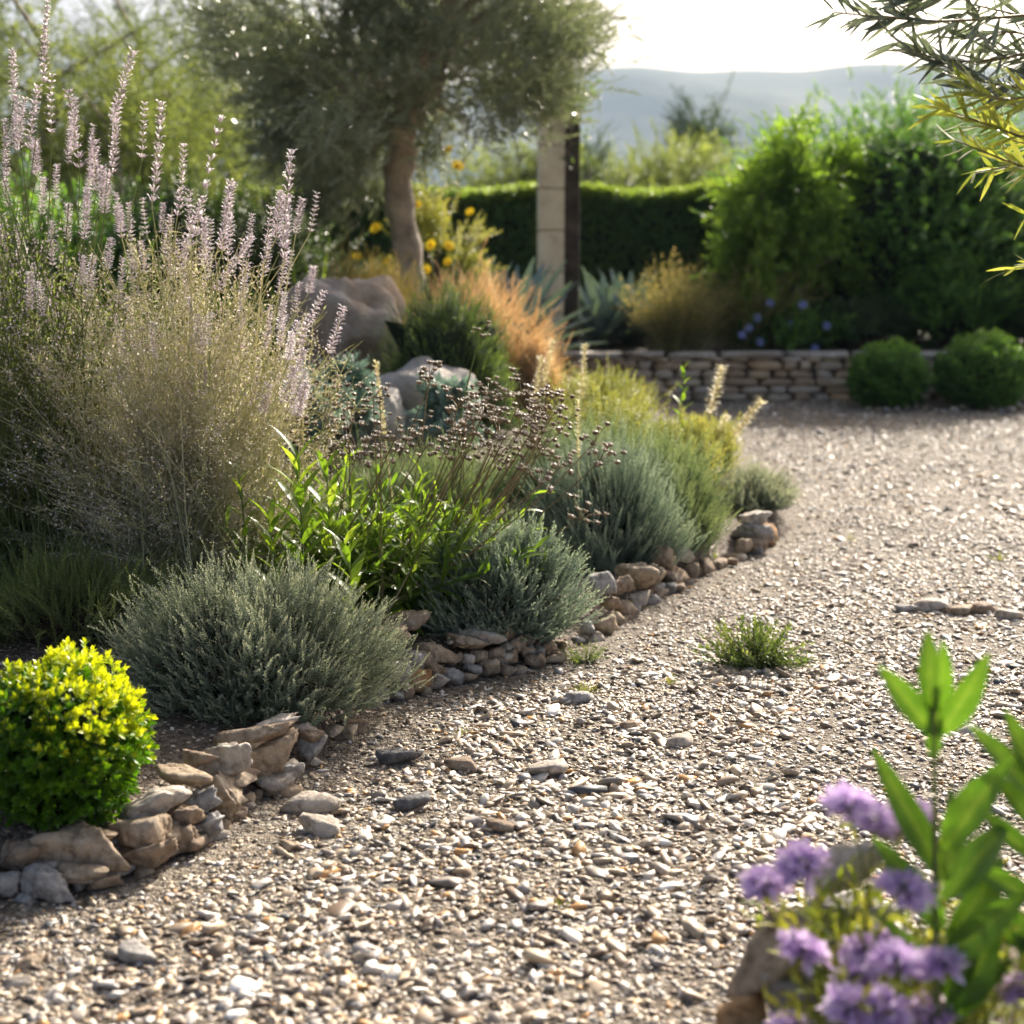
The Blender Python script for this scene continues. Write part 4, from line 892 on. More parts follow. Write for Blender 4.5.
# ---- middle distance plants
P = at_y(650, 430, 7.6)
def bushy(name, label, c, hw, hd, h, m, n=2500, leaf=.03, w=.3, clump=.16, cat='shrub', group=None, z=None, trunk=True, tpl=None, core=.5, up=.5, twig='twig'):
    """open bush from leafy shoots clustered in clumps"""
    z0 = gz(c[0], c[1]) if z is None else z; c = np.array([c[0], c[1], z0]); t = thing(name, label, cat, c, group)
    tpls = tpl or [shoot(20, leaf / clump, w, 62, .008, curl=.15) for _ in range(4)]
    nc = max(12, n // 28); cz = RNG.random(nc) ** .8 * 1.15 - .15; az = RNG.random(nc) * 6.283; sn = np.sqrt(np.clip(1 - cz ** 2, 0, 1)); dep = RNG.uniform(.55, 1.0, nc) * RNG.uniform(.86, 1.1, nc)
    CC = np.stack([sn * np.cos(az) * hw, sn * np.sin(az) * hd, (cz * .5 + .5) * h], -1) * np.stack([dep, dep, .5 + .5 * dep], -1)
    kk = RNG.integers(0, nc, n); cr = .20 * min(hw, hd, h)
    off = RNG.normal(0, 1, (n, 3)) * cr; P = CC[kk] + off; P[:, 2] = np.maximum(P[:, 2], .01)
    D = unit(P / np.array([hw, hd, h]) - np.array([0, 0, .45]) + np.array([0, 0, up]) + RNG.normal(0, .35, (n, 3)))
    L = clump * RNG.uniform(.6, 1.2, n); r = np.clip(np.repeat(RNG.random(nc)[None], 1, 0)[0][kk] * .6 + RNG.random(n) * .4, 0, 1)
    g = G(); k = RNG.integers(0, len(tpls), n)
    for i, tp in enumerate(tpls): s = k == i; g.inst(tp, frames_z(D[s], L[s]), c + P[s] - D[s] * L[s][:, None] * .5, r=r[s])
    g.build('foliage', m, t)
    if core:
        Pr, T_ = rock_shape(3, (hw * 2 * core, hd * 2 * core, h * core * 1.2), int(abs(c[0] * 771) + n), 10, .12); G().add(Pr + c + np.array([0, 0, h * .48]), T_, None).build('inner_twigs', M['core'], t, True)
    B = np.repeat(c[None], min(nc, 60), 0) + RNG.normal(0, .03, (min(nc, 60), 3)) * np.array([1, 1, 0]); En = c + CC[:len(B)] * .95
    s = np.linspace(0, 1, 5)[None, :, None]; Pp = B[:, None] + (En - B)[:, None] * s; Pp[:, :, 2] += .1 * h * np.sin(np.linspace(0, 3.14, 5)); G().tubes(Pp, np.linspace(.012, .003, 5) * max(1, h), 4).build('stems', M[twig], t)
    return t
EG = 'yellow-green spurges in the middle of the bed'
for i, (px, py, Y, hw, h, lab) in enumerate([(605, 440, 7.1, .27, .34, 'yellow-green spurge directly behind the dry seed heads'), (668, 445, 6.9, .23, .32, 'yellow-green spurge standing above the tall green-grey thyme'), (600, 400, 8.6, .38, .27, 'far yellowish spurge in front of the low wall'), (700, 450, 7.4, .18, .28, 'small pale spurge at the gravel edge below the cream spikes')]):
    c = at_y(px, py, Y); bushy('spurge', lab, c[:2], hw, hw, h, M['spurge'], 1100, .028, .30, .12, group=EG, core=.3, up=.9)
# pale grey-green sprays between
c = at_y(575, 440, 6.2); bushy('feathery_shrub', 'feathery pale green shrub behind the tall thyme', c[:2], .34, .3, .37, M['thyme_green'], 1300, .014, .25, .22, tpl=tall, core=.0, up=1.4)
c = at_y(640, 440, 6.3); bushy('feathery_shrub', 'feathery silver-green shrub right of the pale green one', c[:2], .30, .3, .31, M['thyme_green'], 1300, .014, .25, .22, tpl=tall, core=.0, up=1.4)
c = at_y(425, 470, 5.9); bushy('feathery_shrub', 'low feathery green-grey shrub behind the dry seed heads', c[:2], .45, .3, .26, M['thyme_green'], 1300, .014, .25, .18, tpl=tall, core=.0, up=1.2)
c = ground_at(40, 668); bushy('undergrowth_shrub', 'low dark undergrowth at the foot of the left sage', c[:2] + np.array([0, .25]), .45, .24, .20, M['sage_leaf'], 1500, .014, .25, .14, tpl=tall, core=.0, up=.8)
c = ground_at(150, 618); bushy('undergrowth_shrub', 'pale wiry undergrowth between the silver cushion and the pale sage', c[:2] + np.array([0, .22]), .36, .22, .26, M['pale_leaf'], 1300, .014, .25, .16, tpl=tall, core=.0, up=.8)
# cream dry spikes
CS = spike_tpl(77, 17, 5, .055).mesh('dry_spike', [M['cream'], M['cream']])
def dry(label, px0, py0, px1, py1, Y, L=.3, w=1.0, me=None, nm='dry_stalk'):
    e = at_y(px1, py1, Y); b = at_y(px0, py0, Y); b[2] = gz(b[0], b[1]); t = thing(nm, label, 'dry stalk', b, 'dry stalks rising from the bed')
    d = unit(e - b); p0 = e - d * L; s = np.linspace(0, 1, 6)[:, None]; P = b + (p0 - b) * s; G().tubes(P[None], np.linspace(.004, .0025, 6), 5).build('stem', M['stem_pale'], t)
    put(me or CS, 'dry_spike', p0, e, t, w); return t
dry('cream dry spike leaning right, left of the cream pair over the gravel', 690, 460, 722, 366, 7.2, .26, 1.8)
dry('cream dry spike leaning farthest right over the gravel', 692, 465, 762, 400, 7.2, .24, 1.8)
dry('short thick cream spike low at the gravel edge', 700, 458, 727, 415, 7.3, .16, 2.2)
dry('cream spike leaning right in front of the orange grass', 520, 430, 553, 340, 6.6, .22, 1.3)
dry('cream spike beside the orange grass, lower of the two', 520, 430, 541, 357, 6.6, .22, 1.3)
dry('white slender spike in front of the low wall', 575, 440, 585, 345, 6.6, .26, 1.1)
dry('fuzzy pale stalk curving up in front of the boulders', 400, 470, 376, 362, 5.2, .28, .7)
dry('pale slender spike above the feathery shrub', 580, 480, 578, 400, 5.6, .24, .7)
# tall stalk with seed head
b = at_y(455, 520, 5.0); b[2] = gz(b[0], b[1]); e = at_y(480, 335, 4.9)
t = thing('tall_seed_stalk', 'single tall green stalk with a dark seed head in front of the round bush', 'dry stalk', b)
s = np.linspace(0, 1, 8)[:, None]; P = b + (e - b) * s - np.array([.05, 0, 0]) * np.sin(s * 3.14); G().tubes(P[None], np.linspace(.005, .0025, 8), 6).build('stem', M['stem_green'], t, True)
put(UMB[1], 'seed_head', e, e + np.array([.01, 0, .07]), t, 1.0)
# slim green sprig over the gravel
lance('slim green sprig rising in front of the low wall', 668, 470, 368, 7.0, 16, .09, name='green_sprig', lean=16, w=.35)

# ---- back of the bed
c = at_y(450, 385, 8.5); mound('dark green rounded bush behind the pale boulder', (c[0] - .0, 8.0), .43, .38, .75, M['bushy_dark'], 5600, .12, name='dark_round_bush', spiky=.5, core=.75) 
fth = [shoot(40, .10, .22, 35, .010, bend=.3) for _ in range(4)]
for px, Y, hw, h, mk, lab in ((474, 8.95, .58, .80, 'orange', 'orange-brown feathery grass mound behind the dark round bush'), (534, 8.7, .20, .52, 'orange', 'small orange-brown grass mound right of the dark round bush'), (365, 9.9, .55, .80, 'straw', 'faded straw grass mound left of the olive trunk')):
    c = at_y(px, 350, Y); mound(lab, c[:2], hw, hw * .9, h, M[mk], 3600 if hw > .3 else 1600, .24, fth, .7, name='feathery_grass', cat='grass', group='feathery grass mounds', core=.6)
# glaucous succulents near boulders
for px, py, Y, s_, lab in ((338, 392, 7.0, .13, 'blue-green leafy plant against the large boulder'), (443, 412, 6.9, .10, 'blue-green leafy plant in front of the pale boulder'), (318, 412, 6.8, .12, 'blue-green leafy plant behind the pale sage')):
    c = at_y(px, py, Y); bushy('glaucous_plant', lab, c[:2], s_, s_, max(.15, c[2] - gz(c[0], c[1]) + s_ * .9), M['blue'], 420, .06, .5, .18, cat='plant', group='blue-green plants by the boulders', core=.0, up=.7)
# agaves
def agave(label, px, py, Y, L, n=34, z=None):
    c = at_y(px, py, Y); c[2] = z if z is not None else gz(c[0], c[1]); t = thing('agave', label, 'agave', c, 'agaves in front of the hedge')
    for i in range(n):
        a = i * 2.4; el = R(18 + 62 * (i / n)); d = np.array([[math.cos(a) * math.cos(el), math.sin(a) * math.cos(el), math.sin(el)]])
        G().inst(T_leaf(.17, .10, .3, 6), frames(d, np.array([[-math.cos(a) * math.sin(el), -math.sin(a) * math.sin(el), math.cos(el)]]), np.array([L * random.uniform(.85, 1.05)])), (c + d[0] * .04)[None]).build('leaf', M['agave'], t, True)
agave('grey-blue agave left of the pillar', 512, 330, 12.8, .98, z=.38)
agave('grey-blue agave just right of the pillar', 600, 335, 14.3, .78, z=.44)
agave('grey-blue agave farther left, half behind the olive trunk', 475, 330, 13.6, .95, z=.40)
agave('low grey-blue agave between the pillar and the tan grasses', 628, 340, 14.6, .8, z=.44)
# sword-leaved plants behind the sage
for px, Y, lab in ((312, 10.4, 'sword-leaved green clump behind the large boulder'), (130, 9.0, 'sword-leaved green clump seen through the sage')):
    c = at_y(px, 330, Y); grass('sword_leaved_plant', lab, c[:2], 40, .95, .6, M['brightbush'], .03, cat='plant', bend=.3, rad=.08, group='sword-leaved clumps')
# yellow-flowered bush behind the trunk
c = at_y(440, 300, 11.6); tY = bushy('yellow_daisy_bush', 'loose bush with yellow daisies behind the olive trunk', c[:2], .46, .4, 1.45, M['spurge'], 340, .05, .35, .2, core=0, z=.42)
def flower_disc(n=9, mt=0):
    g = G(); a = np.arange(n) * 6.283 / n; g.inst(T_leaf(.5, .1, .1, 2), frames(np.stack([np.cos(a), np.sin(a), .25 + 0 * a], -1), np.tile([0, 0, 1.], (n, 1)), np.full(n, 1.)), np.zeros((n, 3)))
    V, T = ICO[1]; g.add(V * .28 + np.array([0, 0, .12]), T, None, 0, .1); return g
YF = flower_disc(9).mesh('flower', [M['yellowpetal']])
for px, py, s_ in [(458, 166, .06), (417, 205, .045), (376, 228, .055), (431, 245, .055), (449, 246, .055), (357, 257, .045), (387, 262, .045), (449, 150, .04), (426, 270, .05), (448, 262, .045), (470, 212, .04)]:
    p = at_y(px, py, 11.0); put(YF, 'flower', p, p + unit(np.array([random.uniform(-.4, .4), -.8, .5])) * s_, tY)

# olive tree
oc = at_y(406, 330, 10.6); OX, OY = oc[0], oc[1]; OZ = gz(OX, OY) - .03
ol = thing('olive_tree', 'olive tree with round grey-green crown and one leaning trunk behind the boulders', 'tree', (OX, OY, OZ))
pts = np.array([at_y(403, 345, 10.6), at_y(408, 290, 10.6), at_y(409, 255, 10.6), at_y(401, 215, 10.6), at_y(397, 175, 10.6), at_y(404, 145, 10.6)]); pts[0][2] = OZ
from_ = np.linspace(0, 1, 24); idx = from_ * 5; tr_ = np.stack([np.interp(idx, np.arange(6), pts[:, k]) for k in range(3)], -1)
g = G(); rad = np.interp(from_, [0, .12, .5, 1], [.19, .125, .10, .12]) * (1 + .08 * np.sin(from_ * 31) + RNG.normal(0, .03, 24)); g.tubes(tr_[None], rad, 12)
top = tr_[-1]; CC = np.array([OX + .0, OY, 2.84]); CR = np.array([1.36, 1.3, 1.22])
limbs = []
for i in range(11):
    a = i * 2.4; e = CC + np.array([math.cos(a) * CR[0] * .7, math.sin(a) * CR[1] * .7, random.uniform(-.35, .8) * CR[2] * .8]); s = np.linspace(0, 1, 8)[:, None]
    md = top + (e - top) * np.array([.3, .3, .7]); q = (1 - s) ** 2 * top + 2 * s * (1 - s) * md + s * s * e; q[1:-1] += RNG.normal(0, .03, (6, 3)); limbs.append(q)
limbs = np.array(limbs); g.tubes(limbs, np.linspace(.07, .015, 8), 6)
C, Tn, u = along(limbs, 7, .3); N = len(C); e = C + unit(C - CC + RNG.normal(0, .5, (N, 3))) * .45; s = np.linspace(0, 1, 4)[None, :, None]; g.tubes(C[:, None] + (e - C)[:, None] * s, np.linspace(.018, .005, 4), 4)
g.build('trunk', M['bark'], ol, True)
spr = [shoot(20, .26, .24, 50, .012, bend=.15) for _ in range(5)]
def crown(C0, Rr, n, tpls, L, nl=60, cr=.24, outw=.9, droop=-.15, lo=-.85, holes=.0):
    cz = RNG.uniform(lo, 1, nl); az = RNG.random(nl) * 6.283; sn = np.sqrt(np.clip(1 - cz ** 2, 0, 1)); dep = RNG.uniform(.45, 1, nl) ** .6 * RNG.uniform(.85, 1.08, nl)
    CL = np.stack([sn * np.cos(az), sn * np.sin(az), cz], -1) * dep[:, None]; kk = RNG.integers(0, nl, n); v = CL[kk] + RNG.normal(0, cr * .55, (n, 3))
    P = C0 + v * Rr; D = unit(v * outw + np.array([0, 0, droop]) + RNG.normal(0, .4, (n, 3))); Ls = L * RNG.uniform(.6, 1.25, n)
    r = np.clip(RNG.random(nl)[kk] * .55 + RNG.random(n) * .45, 0, 1); g = G(); k = RNG.integers(0, len(tpls), n)
    for i, tp in enumerate(tpls): s = k == i; g.inst(tp, frames_z(D[s], Ls[s]), P[s] - D[s] * Ls[s][:, None] * .5, r=r[s])
    return g
crown(CC, CR, 10500, spr, .21, 80, .21, .8, .25).build('crown', M['olive'], ol)

# hedge
def leafbox(name, label, x0, x1, y0, y1, z0, z1, m, n, leaf, wave=.05):
    t = thing(name, label, 'hedge', ((x0 + x1) / 2, (y0 + y1) / 2, z0)); lx, ly, lz = x1 - x0, y1 - y0, z1 - z0
    A = [lx * lz, lx * ly, ly * lz, ly * lz]; f = RNG.choice(4, n, p=np.array(A) / sum(A)); u = RNG.random(n); v = RNG.random(n); d = -RNG.random(n) ** 1.5 * .22 + RNG.normal(0, .02, n)
    x = np.where(f < 2, x0 + u * lx, np.where(f == 2, x0 - d, x1 + d)); y = np.where(f == 0, y0 - d, y0 + (np.where(f == 1, v, u)) * ly); z = np.where(f == 1, z1 + d, z0 + v * lz)
    z = z + np.where(f == 1, 1, 0) * wave * np.sin(x * 3.1) * np.cos(y * 2.3); y = y + np.where(f == 0, wave * np.sin(x * 4 + z * 3), 0)
    nr = np.array([[0, -1, .25], [0, 0, 1], [-1, 0, .2], [1, 0, .2]])[f]; D = unit(nr + RNG.normal(0, .6, (n, 3)))
    tp = shoot(7, .55, .55, 60, .02, curl=.1); tt = np.clip((z - z1 + .22) / .25, 0, 1)  # sunlit top put into the colour: more tip colour towards the upper edge
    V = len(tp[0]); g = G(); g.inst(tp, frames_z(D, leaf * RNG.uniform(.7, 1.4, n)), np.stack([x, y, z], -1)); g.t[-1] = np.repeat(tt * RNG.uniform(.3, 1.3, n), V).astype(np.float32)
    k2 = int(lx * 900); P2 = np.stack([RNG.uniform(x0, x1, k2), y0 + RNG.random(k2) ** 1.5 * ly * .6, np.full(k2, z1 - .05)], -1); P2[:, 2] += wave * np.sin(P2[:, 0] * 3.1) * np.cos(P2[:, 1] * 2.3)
    g.inst(tp, frames_z(unit(RNG.normal(0, .3, (k2, 3)) + np.array([0, -.1, 1])), leaf * RNG.uniform(1.0, 2.2, k2)), P2, t=None); g.t[-1][:] = 1.0  # upright top shoots carry the painted sunlit colour in full
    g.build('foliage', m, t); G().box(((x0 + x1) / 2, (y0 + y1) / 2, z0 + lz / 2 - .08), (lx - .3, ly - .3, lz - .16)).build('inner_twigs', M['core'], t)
    k = int(lx * 2); P = np.array([[[x0 + .3 + (lx - .6) * i / k, (y0 + y1) / 2 + random.uniform(-.2, .2), q] for q in np.linspace(z0 - .05, z1 - .3, 4)] for i in range(k)]); G().tubes(P, .03, 5).build('stems', M['bark'], t)
    return t
hl = at_y(160, 200, 16.3); hr = at_y(760, 200, 16.3)
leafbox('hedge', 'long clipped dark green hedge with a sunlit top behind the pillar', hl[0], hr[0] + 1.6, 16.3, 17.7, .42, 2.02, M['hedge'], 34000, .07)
# shrubs behind the hedge
BG = 'shrubs beyond the hedge'
for i, (px, pytop, Y, hw, lab) in enumerate([(600, 160, 24, 1.6, 'yellow-green shrub above the hedge beside the pillar'), (672, 152, 25, 1.7, 'yellow-green shrub above the middle of the hedge'), (738, 156, 26, 1.6, 'yellow-green shrub between hedge and big bush'), (530, 160, 24, 1.5, 'yellow-green shrub behind the olive crown')]):
    c = at_y(px, pytop, Y); z0 = .5; h = c[2] - z0; bushy('far_shrub', lab, c[:2], hw, hw * .8, h, M['far'], 1400, .11, .4, .42, z=z0, group=BG)
c = at_y(702, 112, 27); tp_ = [shoot(16, .2, .25, 50, .01) for _ in range(3)]
def tree(name, label, px, pytop, Y, w, m, n, L, base=.45, group=None, tpls=None, low=.18, crz=None, nl=60, leafw=.3, ell=.20, cr=.25, cat='tree'):
    c = at_y(px, pytop, Y); H = c[2] - base; t = thing(name, label, cat, (c[0], c[1], base), group)
    C0 = np.array([c[0], c[1], base + H * (low + 1) / 2]); Rr = np.array([w, w * .9, H * (1 - low) / 2])
    tr = np.array([[[c[0] + random.uniform(-.04, .04) * w, c[1], base - .05 + (H * .8) * s] for s in np.linspace(0, 1, 8)]]); g = G(); g.tubes(tr, np.linspace(.05, .015, 8) * H * .6, 8)
    nb = 16; a = np.arange(nb) * 2.4; zz = base + H * np.linspace(low, .75, nb); B = np.stack([np.full(nb, c[0]), np.full(nb, c[1]), zz], -1); e = B + np.stack([np.cos(a) * w * .75, np.sin(a) * w * .7, 0 * a + H * .12], -1); s = np.linspace(0, 1, 5)[None, :, None]
    g.tubes(B[:, None] + (e - B)[:, None] * s, np.linspace(.016, .004, 5) * H * .6, 5); g.build('trunk', M['bark'], t, True)
    crown(C0, Rr, n, tpls or [shoot(16, ell, leafw, 60, .01) for _ in range(4)], L, nl, cr).build('crown', m, t); return t
tree('pine_tree', 'dark loose tree rising above the yellow-green shrubs', 702, 108, 28, 1.0, M['fardark'], 900, .5, group='trees beyond the hedge', nl=26)
tree('small_tree', 'thin dark tree just right of the pillar above the hedge', 590, 132, 22, .45, M['fardark'], 260, .4, group='trees beyond the hedge', nl=12)
# left background trees
TG = 'trees behind the left side of the garden'
for px, py, Y, w, mk, n, lab in [(40, -60, 14.5, 1.3, 'far', 2400, 'yellow-green tree at the far left behind the sage spikes'), (165, 20, 15.5, 1.1, 'far', 2200, 'bright yellow-green tree left of the olive crown'), (110, 60, 13.5, .9, 'far', 1500, 'lower yellow-green tree seen between the tall spikes'),
                                 (230, 40, 19, 1.5, 'fardark', 2000, 'dark green tree behind the olive crown'), (300, -10, 20, 1.6, 'fardark', 1800, 'dark green tree far behind the olive'), (-60, -40, 17, 1.6, 'fardark', 1600, 'dark tree cut by the left edge of the photo'), (135, -50, 21, 1.3, 'fardark', 1600, 'tall dark tree between the two yellow-green ones')]:
    tree('garden_tree', lab, px, py, Y, w, M[mk], n, .34, group=TG, low=.05, ell=.17, cr=.22)
for px, Y, hw, h, mk, lab in [(60, 10.5, .9, 1.3, 'bush', 'dark shrub behind the left sage'), (180, 10.8, .9, 1.35, 'fardark', 'dark shrub behind the pale sage'), (270, 12.0, .8, 1.2, 'fardark', 'dark shrub between sage and olive trunk'), (215, 8.8, .5, .6, 'green', 'low green shrub behind the pale sage spikes')]:
    c = at_y(px, 300, Y); bushy('background_shrub', lab, c[:2], hw, hw * .7, h, M[mk], 1500, .06, .45, .2, group='shrubs behind the sage', z=.4)

# ---- right side behind the wall
c = at_y(905, 138, 15.6); H = c[2] - .45
bushy('large_round_bush', 'very large dark green rounded bush right of the hedge', (c[0] + .15, c[1]), 1.75, 1.5, H, M['bush'], 13000, .055, .42, .20, z=.45, core=.8, up=.2)
bsp = [shoot(13, .26, .42, 60, .014, curl=.2) for _ in range(4)]
for px, py, Y, w, n, lab in [(802, 112, 14.3, .62, 950, 'bright leafy shrub rising at the left shoulder of the big bush'), (762, 168, 14.1, .42, 560, 'lower bright shrub below the left shoulder of the big bush')]:
    tree('bright_shrub', lab, px, py, Y, w, M['brightbush'], n, .36, group='bright shrubs around the big bush', tpls=bsp, low=.06, nl=26, cr=.26, cat='shrub')
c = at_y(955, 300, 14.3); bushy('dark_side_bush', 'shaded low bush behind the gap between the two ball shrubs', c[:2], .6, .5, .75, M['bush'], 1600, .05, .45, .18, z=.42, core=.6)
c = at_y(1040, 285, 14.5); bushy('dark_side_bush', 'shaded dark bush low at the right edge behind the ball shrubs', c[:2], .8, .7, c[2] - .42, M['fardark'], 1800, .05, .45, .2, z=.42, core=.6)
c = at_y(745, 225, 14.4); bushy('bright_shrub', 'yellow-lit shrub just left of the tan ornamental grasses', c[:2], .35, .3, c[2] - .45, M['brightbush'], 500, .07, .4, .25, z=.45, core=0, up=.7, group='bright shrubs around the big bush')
GG = 'ornamental grasses on the wall'
for px, Y, L, n, lab in [(678, 13.85, .86, 1500, 'tan ornamental grass with pale plumes above the wall, left one'), (748, 14.1, .98, 1500, 'tan ornamental grass beside the blue flowers, taller one')]:
    c = at_y(px, 340, Y); grass('ornamental_grass', lab, c[:2], n, L, .62, M['straw2'], .008, group=GG, rad=.09, z=.43, heads=(.35, 9, .05, M['straw']), bend=.5)
BF = flower_disc(8).mesh('flower', [M['bluepetal']])
tb = bushy('blue_flowered_plant', 'low green plant with pale blue flowers above the wall', at_y(790, 340, 13.9)[:2], .62, .3, .38, M['bush'], 800, .045, .4, .14, z=.43, cat='plant', core=.3)
for px, py in [(770, 303), (803, 305), (749, 328), (779, 337), (802, 340), (815, 348), (827, 326), (742, 335), (760, 342), (790, 325), (757, 318)]:
    p = at_y(px, py, 13.7); put(BF, 'flower', p, p + unit(np.array([random.uniform(-.3, .3), -.9, .4])) * .05, tb)
bushy('groundcover_shrub', 'low dark shrub on the wall below the big bush', at_y(860, 340, 14.0)[:2], .7, .3, .42, M['fardark'], 900, .045, .4, .14, z=.43, core=.4)

# ================================================================== RIGHT FOREGROUND
# overhanging olive branches, growing from a small tree beyond the right edge
tr0 = np.array([2.05, 3.4, 0.0]); ob = thing('overhanging_olive', 'olive branches with slender leaves hanging in at the top right', 'tree', tr0)
tr = np.array([[tr0 + np.array([-.05 * math.sin(s * 3), .02 * s, 2.5 * s]) for s in np.linspace(0, 1, 9)]]); G().tubes(tr, np.linspace(.07, .03, 9), 10).build('trunk', M['bark'], ob, True)
def twig(pl, Y, spread=.05, ll=.065, dens=95, w=.15, mm=None):
    """pl: pixel polyline from base to tip"""
    P = np.array([at_y(x, y, Y + dy) for x, y, dy in pl]); k = np.linspace(0, len(P) - 1, 12); Q = np.stack([np.interp(k, np.arange(len(P)), P[:, i]) for i in range(3)], -1)
    g = G(); g.tubes(Q[None], np.linspace(.005, .0015, 12), 5)
    b = g.build('branch', M['stem_brown'], ob, True); L = np.linalg.norm(np.diff(Q, axis=0), axis=1).sum(); n = int(L * dens); u = np.sort(RNG.random(n)); u[-3:] = 1.0; kk = u * 11; i = np.minimum(kk.astype(int), 10); C = Q[i] + (Q[i + 1] - Q[i]) * (kk - i)[:, None]; Tn = unit(Q[i + 1] - Q[i])
    sd2 = unit(RNG.normal(size=(n, 3))); D = unit(Tn * .9 + sd2 * .75); g2 = G(); g2.inst(T_leaf(w, .12, .06, 5), frames(D, None, ll * RNG.uniform(.6, 1.15, n)), C); o = g2.build('leaves', mm or M['olive_near'], b, True)
    o.matrix_parent_inverse = Matrix.Translation(ob.location).inverted() @ Matrix(); o.matrix_parent_inverse = (Matrix.Translation(ob.location) @ b.matrix_parent_inverse @ Matrix()).inverted() @ Matrix()
    o.matrix_parent_inverse = Matrix()
    return b
YB = 3.5
tt0 = (1230, -60, .3)
for pl, ll, dn in [([tt0, (1080, 10, .1), (950, 22, 0), (888, 18, 0), (835, 12, 0)], .072, 95), ([tt0, (1090, 40, .1), (985, 62, 0), (935, 60, 0), (900, 42, 0)], .07, 110), ([tt0, (1080, 0, .1), (1000, -10, 0), (930, 0, 0), (905, -4, 0)], .07, 110),
               ([tt0, (1100, 60, .1), (1030, 90, 0), (975, 80, 0), (935, 62, 0)], .07, 120), ([(1230, 0, .3), (1120, 90, .1), (1030, 140, 0), (980, 122, 0), (942, 108, 0)], .066, 110), ([(1230, 0, .3), (1120, 120, .1), (1045, 175, 0), (1005, 160, 0), (955, 140, 0)], .06, 85),
               ([(1230, 0, .3), (1110, 60, .15), (1010, 30, .1), (960, 40, .1)], .07, 120), ([(1230, 0, .3), (1110, 80, .15), (1030, 110, .1), (985, 95, .1), (960, 70, .1)], .07, 120), ([(1230, 0, .3), (1120, 100, .15), (1040, 60, .1), (1000, 50, .1)], .07, 120),
               ([(1230, 80, .3), (1120, 230, .1), (1060, 262, 0), (1015, 268, 0)], .055, 60), ([(1230, 80, .3), (1120, 200, .1), (1070, 200, 0), (1028, 215, 0)], .05, 60), ([(1230, 0, .3), (1140, 120, .2), (1060, 150, .1), (1010, 140, .1), (990, 110, .1)], .06, 110),
               ([(1230, -30, .3), (1120, 20, .2), (1040, 20, .2), (975, 5, .1), (945, 28, .1)], .07, 110), ([(1230, 0, .3), (1120, 60, .0), (1050, 95, -.1), (1000, 100, -.1), (965, 88, -.1)], .065, 110), ([(1230, 0, .3), (1120, 100, .2), (1060, 130, .2), (1020, 165, .2), (975, 172, .1)], .06, 90), ([(1230, -30, .3), (1130, -10, .2), (1060, 40, .2), (1010, 72, .2)], .07, 120)]:
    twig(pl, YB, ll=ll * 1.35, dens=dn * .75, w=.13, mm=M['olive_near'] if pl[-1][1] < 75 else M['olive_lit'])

# stones, flowers and the broad-leaved plant in the lower right corner
def fg_rock(px, py, Y, w, h, m, seed, lab, rot=(0, 0, 0), dep=.8):
    c = at_y(px, py, Y); s = Y / FPX * 1.02; return place_rock('foreground_stone', lab, 'stone', c, (w * s, w * s * dep, h * s), S[m], seed, rot, 'stones in the lower right corner', sub=4, planes=8)
# raised mound the corner plants stand on
g = G(); V, T = ICO[4]; mp = at_y(960, 1100, 2.15); mz = V * np.array([.36, .42, .34]); mz += (np.array([mnoise.noise(Vector(v * 3)) for v in V]) * .03)[:, None] * V
mz *= np.array([.9, .9, .8]); c0 = np.array([.72, 1.98, -.02]); o = G().add(mz + c0, T, None).build('soil_mound', M['soil'], smooth=True); o['kind'] = 'structure'
fg_rock(775, 958, 2.02, 128, 40, 'tan', 3, 'long weathered slab tilted up with a rusty side at the lower right', (R(25), R(-52), R(8)), .5)
fg_rock(840, 868, 2.1, 92, 34, 'pale', 8, 'thin pale slab leaning up behind the lilac flowers', (R(20), R(-48), 0), .5)
fg_rock(815, 1000, 2.0, 130, 60, 'grey', 12, 'wide grey stone under the lilac flowers', (0, R(6), 0))
fg_rock(850, 925, 2.1, 110, 60, 'grey', 15, 'grey stone half hidden behind the lilac flowers', (0, R(-8), R(20)))
fg_rock(745, 1020, 1.98, 60, 50, 'rust', 19, 'small rusty stone at the bottom edge', (0, R(-20), 0))
def scab(seed):
    rg = np.random.default_rng(seed); g = G(); n = 130; cz = rg.uniform(-.15, 1, n); a = rg.random(n) * 6.283; sn = np.sqrt(1 - cz ** 2); D = np.stack([sn * np.cos(a), sn * np.sin(a), cz], -1)
    g.inst(T_leaf(.45, .2, .1, 3), frames(D, rg.normal(size=(n, 3)), rg.uniform(.35, .6, n) * (1.15 - .4 * cz)), D * .25 + np.array([0, 0, .35]), r=rg.random(n)); V, T = ICO[2]; g.add(V * .32 + np.array([0, 0, .3]), T, None, 0, .15, 1); return g
SCB = [scab(k).mesh('flower_head', [M['lilac'], M['sage_leaf']]) for k in range(3)]
sc = thing('lilac_flowers', 'clump of lilac scabious-like flowers in the lower right corner', 'flower', (.55, 1.98, .2))
hd = [(764, 880, 42), (802, 860, 44), (850, 800, 40), (872, 815, 42), (888, 822, 36), (906, 884, 46), (918, 812, 30), (805, 945, 42), (855, 972, 44), (900, 958, 48), (942, 958, 40), (880, 1008, 50), (850, 1002, 42), (1020, 985, 36), (792, 1022, 36), (930, 1010, 44), (975, 1015, 36), (890, 940, 36), (862, 945, 34)]
hp = []
for i, (px, py, w) in enumerate(hd):
    Y = 1.80 + random.uniform(-.07, .10); p = at_y(px, py, Y); s = w * Y / FPX; d = unit(np.array([random.uniform(-.4, .3), random.uniform(-.5, .1), .9])); put(SCB[i % 3], 'flower_head', p - d * s * .45, p + d * s * .35, sc, 1.15); hp.append(p - d * s * .45)
